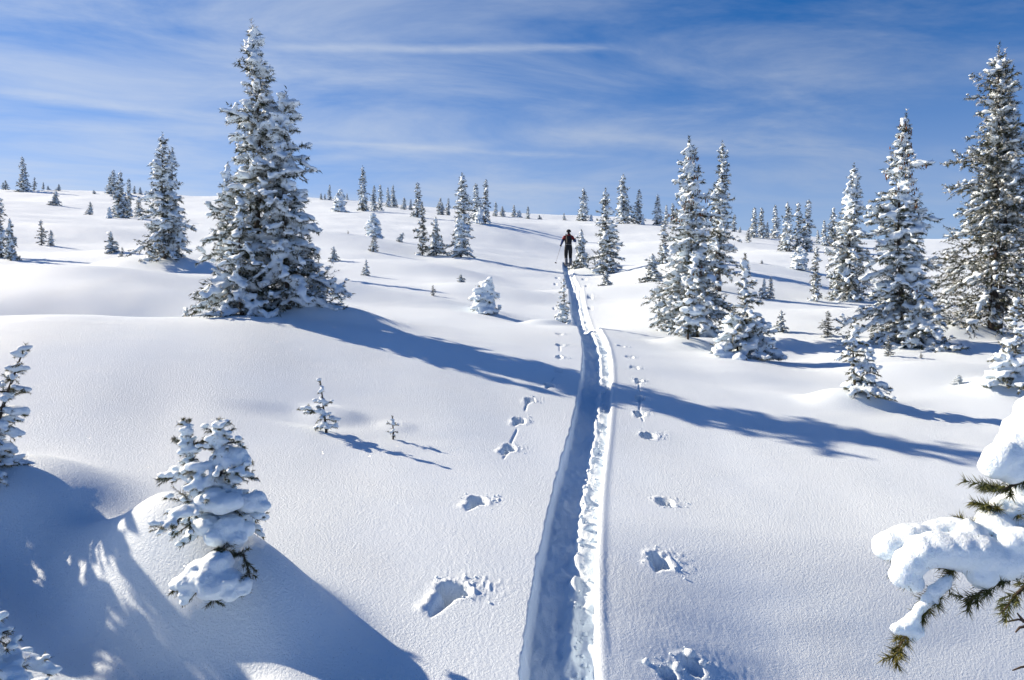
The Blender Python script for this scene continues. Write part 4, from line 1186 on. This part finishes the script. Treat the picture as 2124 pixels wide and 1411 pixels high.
    m = rounded_box(.30, .02, .016, .006); m.materials.append(grey); link('waist_belt', m, pk, (0, -.115, .965))
    for s in (-1, 1):
        P = [(.09 * s, -.03, 1.33), (.10 * s, .03, 1.47), (.10 * s, .16, 1.50), (.11 * s, .26, 1.36)]
        link('shoulder_strap', mesh_np('strap', *tubes([(np.array(P), np.full(4, .018))], 6), mats[4]), pk)
    # skis and poles
    skim = mat_plain('dark ski top sheet', (0.03, 0.035, 0.05), .4, .3, 8)
    steel = mat_plain('grey aluminium', (0.30, 0.31, 0.33), .35, .1)
    for s, nm in ((-1, 'left'), (1, 'right')):
        n = 22; y = np.linspace(-.75, .95, n)
        w = .048 + .012 * np.abs((y - .05) / .85) ** 2; w = np.where(y > .84, w * np.sqrt(np.clip((.96 - y) / .12, .03, 1)), w)
        z = .012 + np.where(y > .68, .9 * (y - .68) ** 2 * 1.6, 0)
        V = np.concatenate([np.stack([-w, y, z], -1), np.stack([w, y, z], -1), np.stack([w, y, z + .014], -1), np.stack([-w, y, z + .014], -1)])
        F = []
        for a in range(4):
            b2 = (a + 1) % 4
            for i in range(n - 1):
                F.append((a * n + i, b2 * n + i, b2 * n + i + 1, a * n + i + 1))
        F += [(0, 3 * n, 2 * n, n), (n - 1, 2 * n - 1, 3 * n - 1, 4 * n - 1)]
        y0 = -.03 if s < 0 else .0
        sl = math.atan((gz(foot[0], foot[1] + .6) - gz(foot[0], foot[1] - .6)) / 1.2)
        so = link('ski', None, loc=(foot[0] + .10 * s, foot[1] + y0, foot[2] - .045)); so.rotation_euler = (sl, 0, R(4))
        tag(so, 'dark %s ski under the climbing skier' % nm, 'ski')
        link('board', mesh_np('ski', V, np.array(F), skim, smooth=False), so)
        m = rounded_box(.07, .16, .04, .012); m.materials.append(steel); link('binding', m, so, (0, -.02, .042))
        h = J['hal' if s < 0 else 'har']
        gp = np.array([foot[0] + h[0] + .015, foot[1] + h[1] + .03, foot[2] + h[2] + .09])
        tip = pix(1151, 549, foot[1] / 1.0) if s < 0 else np.array([foot[0] + .43, foot[1] - .1, 0])
        tip = np.array([tip[0], foot[1] - .25 if s < 0 else tip[1], 0]); tip[2] = gz(tip[0], tip[1]) - .04
        po = link('ski_pole', None, loc=tuple(tip))
        tag(po, ('slanting ski pole in the skier’s left hand' if s < 0 else 'upright ski pole in the skier’s right hand'), 'ski pole')
        v = gp - tip; L = np.linalg.norm(v); v = v / L
        link('shaft', mesh_np('shaft', *tubes([(np.array([v * 0, v * L * .6, v * (L - .10)]), np.array([.006, .009, .010]))], 8), steel), po)
        link('grip', mesh_np('grip', *tubes([(np.array([v * (L - .16), v * (L - .08), v * L, v * (L + .02)]), np.array([.015, .017, .019, .008]))], 8), mats[4]), po)
        link('basket', mesh_np('basket', *tubes([(np.array([v * .07, v * .075, v * .085, v * .09]), np.array([.012, .05, .05, .012]))], 12), mats[4]), po)
skier()

# ------------------------------------------------------------------ loose snow thrown up along the track and the pole holes
def crumbs():
    rng = np.random.default_rng(5)
    C, S = [], []
    for i in range(420):
        y = 3.2 + 12 * rng.random() ** 1.6
        x = np.interp(y, TRACK_Y, TRACK_X) + rng.normal(.085, .032)
        r = .004 + .014 * rng.random() ** 3
        C.append((x, y, 0)); S.append((r, r, r * .8))
    for c, r0, dp, dg in PRINTS[:21]:
        for i in range(45):
            a, q = rng.random() * 6.28, r0 * (1.05 + 1.3 * rng.random() ** 1.5)
            r = .002 + .008 * rng.random() ** 3
            C.append((c[0] + q * math.cos(a) + r0 * .5, c[1] + q * math.sin(a) + r0 * .4, 0)); S.append((r, r, r * .8))
    for u, v, r in ((1215, 1080, .038), (1205, 1105, .030), (1228, 1100, .024), (1205, 1060, .02), (1432, 1362, .035), (1455, 1380, .028), (1405, 1390, .03), (1340, 1375, .022), (1213, 995, .022), (1220, 960, .02), (1228, 940, .018), (1235, 915, .02)):
        p = hit(u, v); C.append((p[0], p[1], 0)); S.append((r, r * 1.1, r * .85))
    C = np.array(C); S = np.array(S)
    C[:, 2] = ground(C[:, 0], C[:, 1], True) + S[:, 2] * .45
    v, f = blobs_mesh(C, S, rng.random(len(C)) * 6, rng, .25)
    o = link('snow_crumbs', mesh_np('snow_crumbs', v, f, SNOW_TREE))
    tag(o, 'loose snow crumbs along the ski track and pole holes', 'snow', kind='stuff')
crumbs()
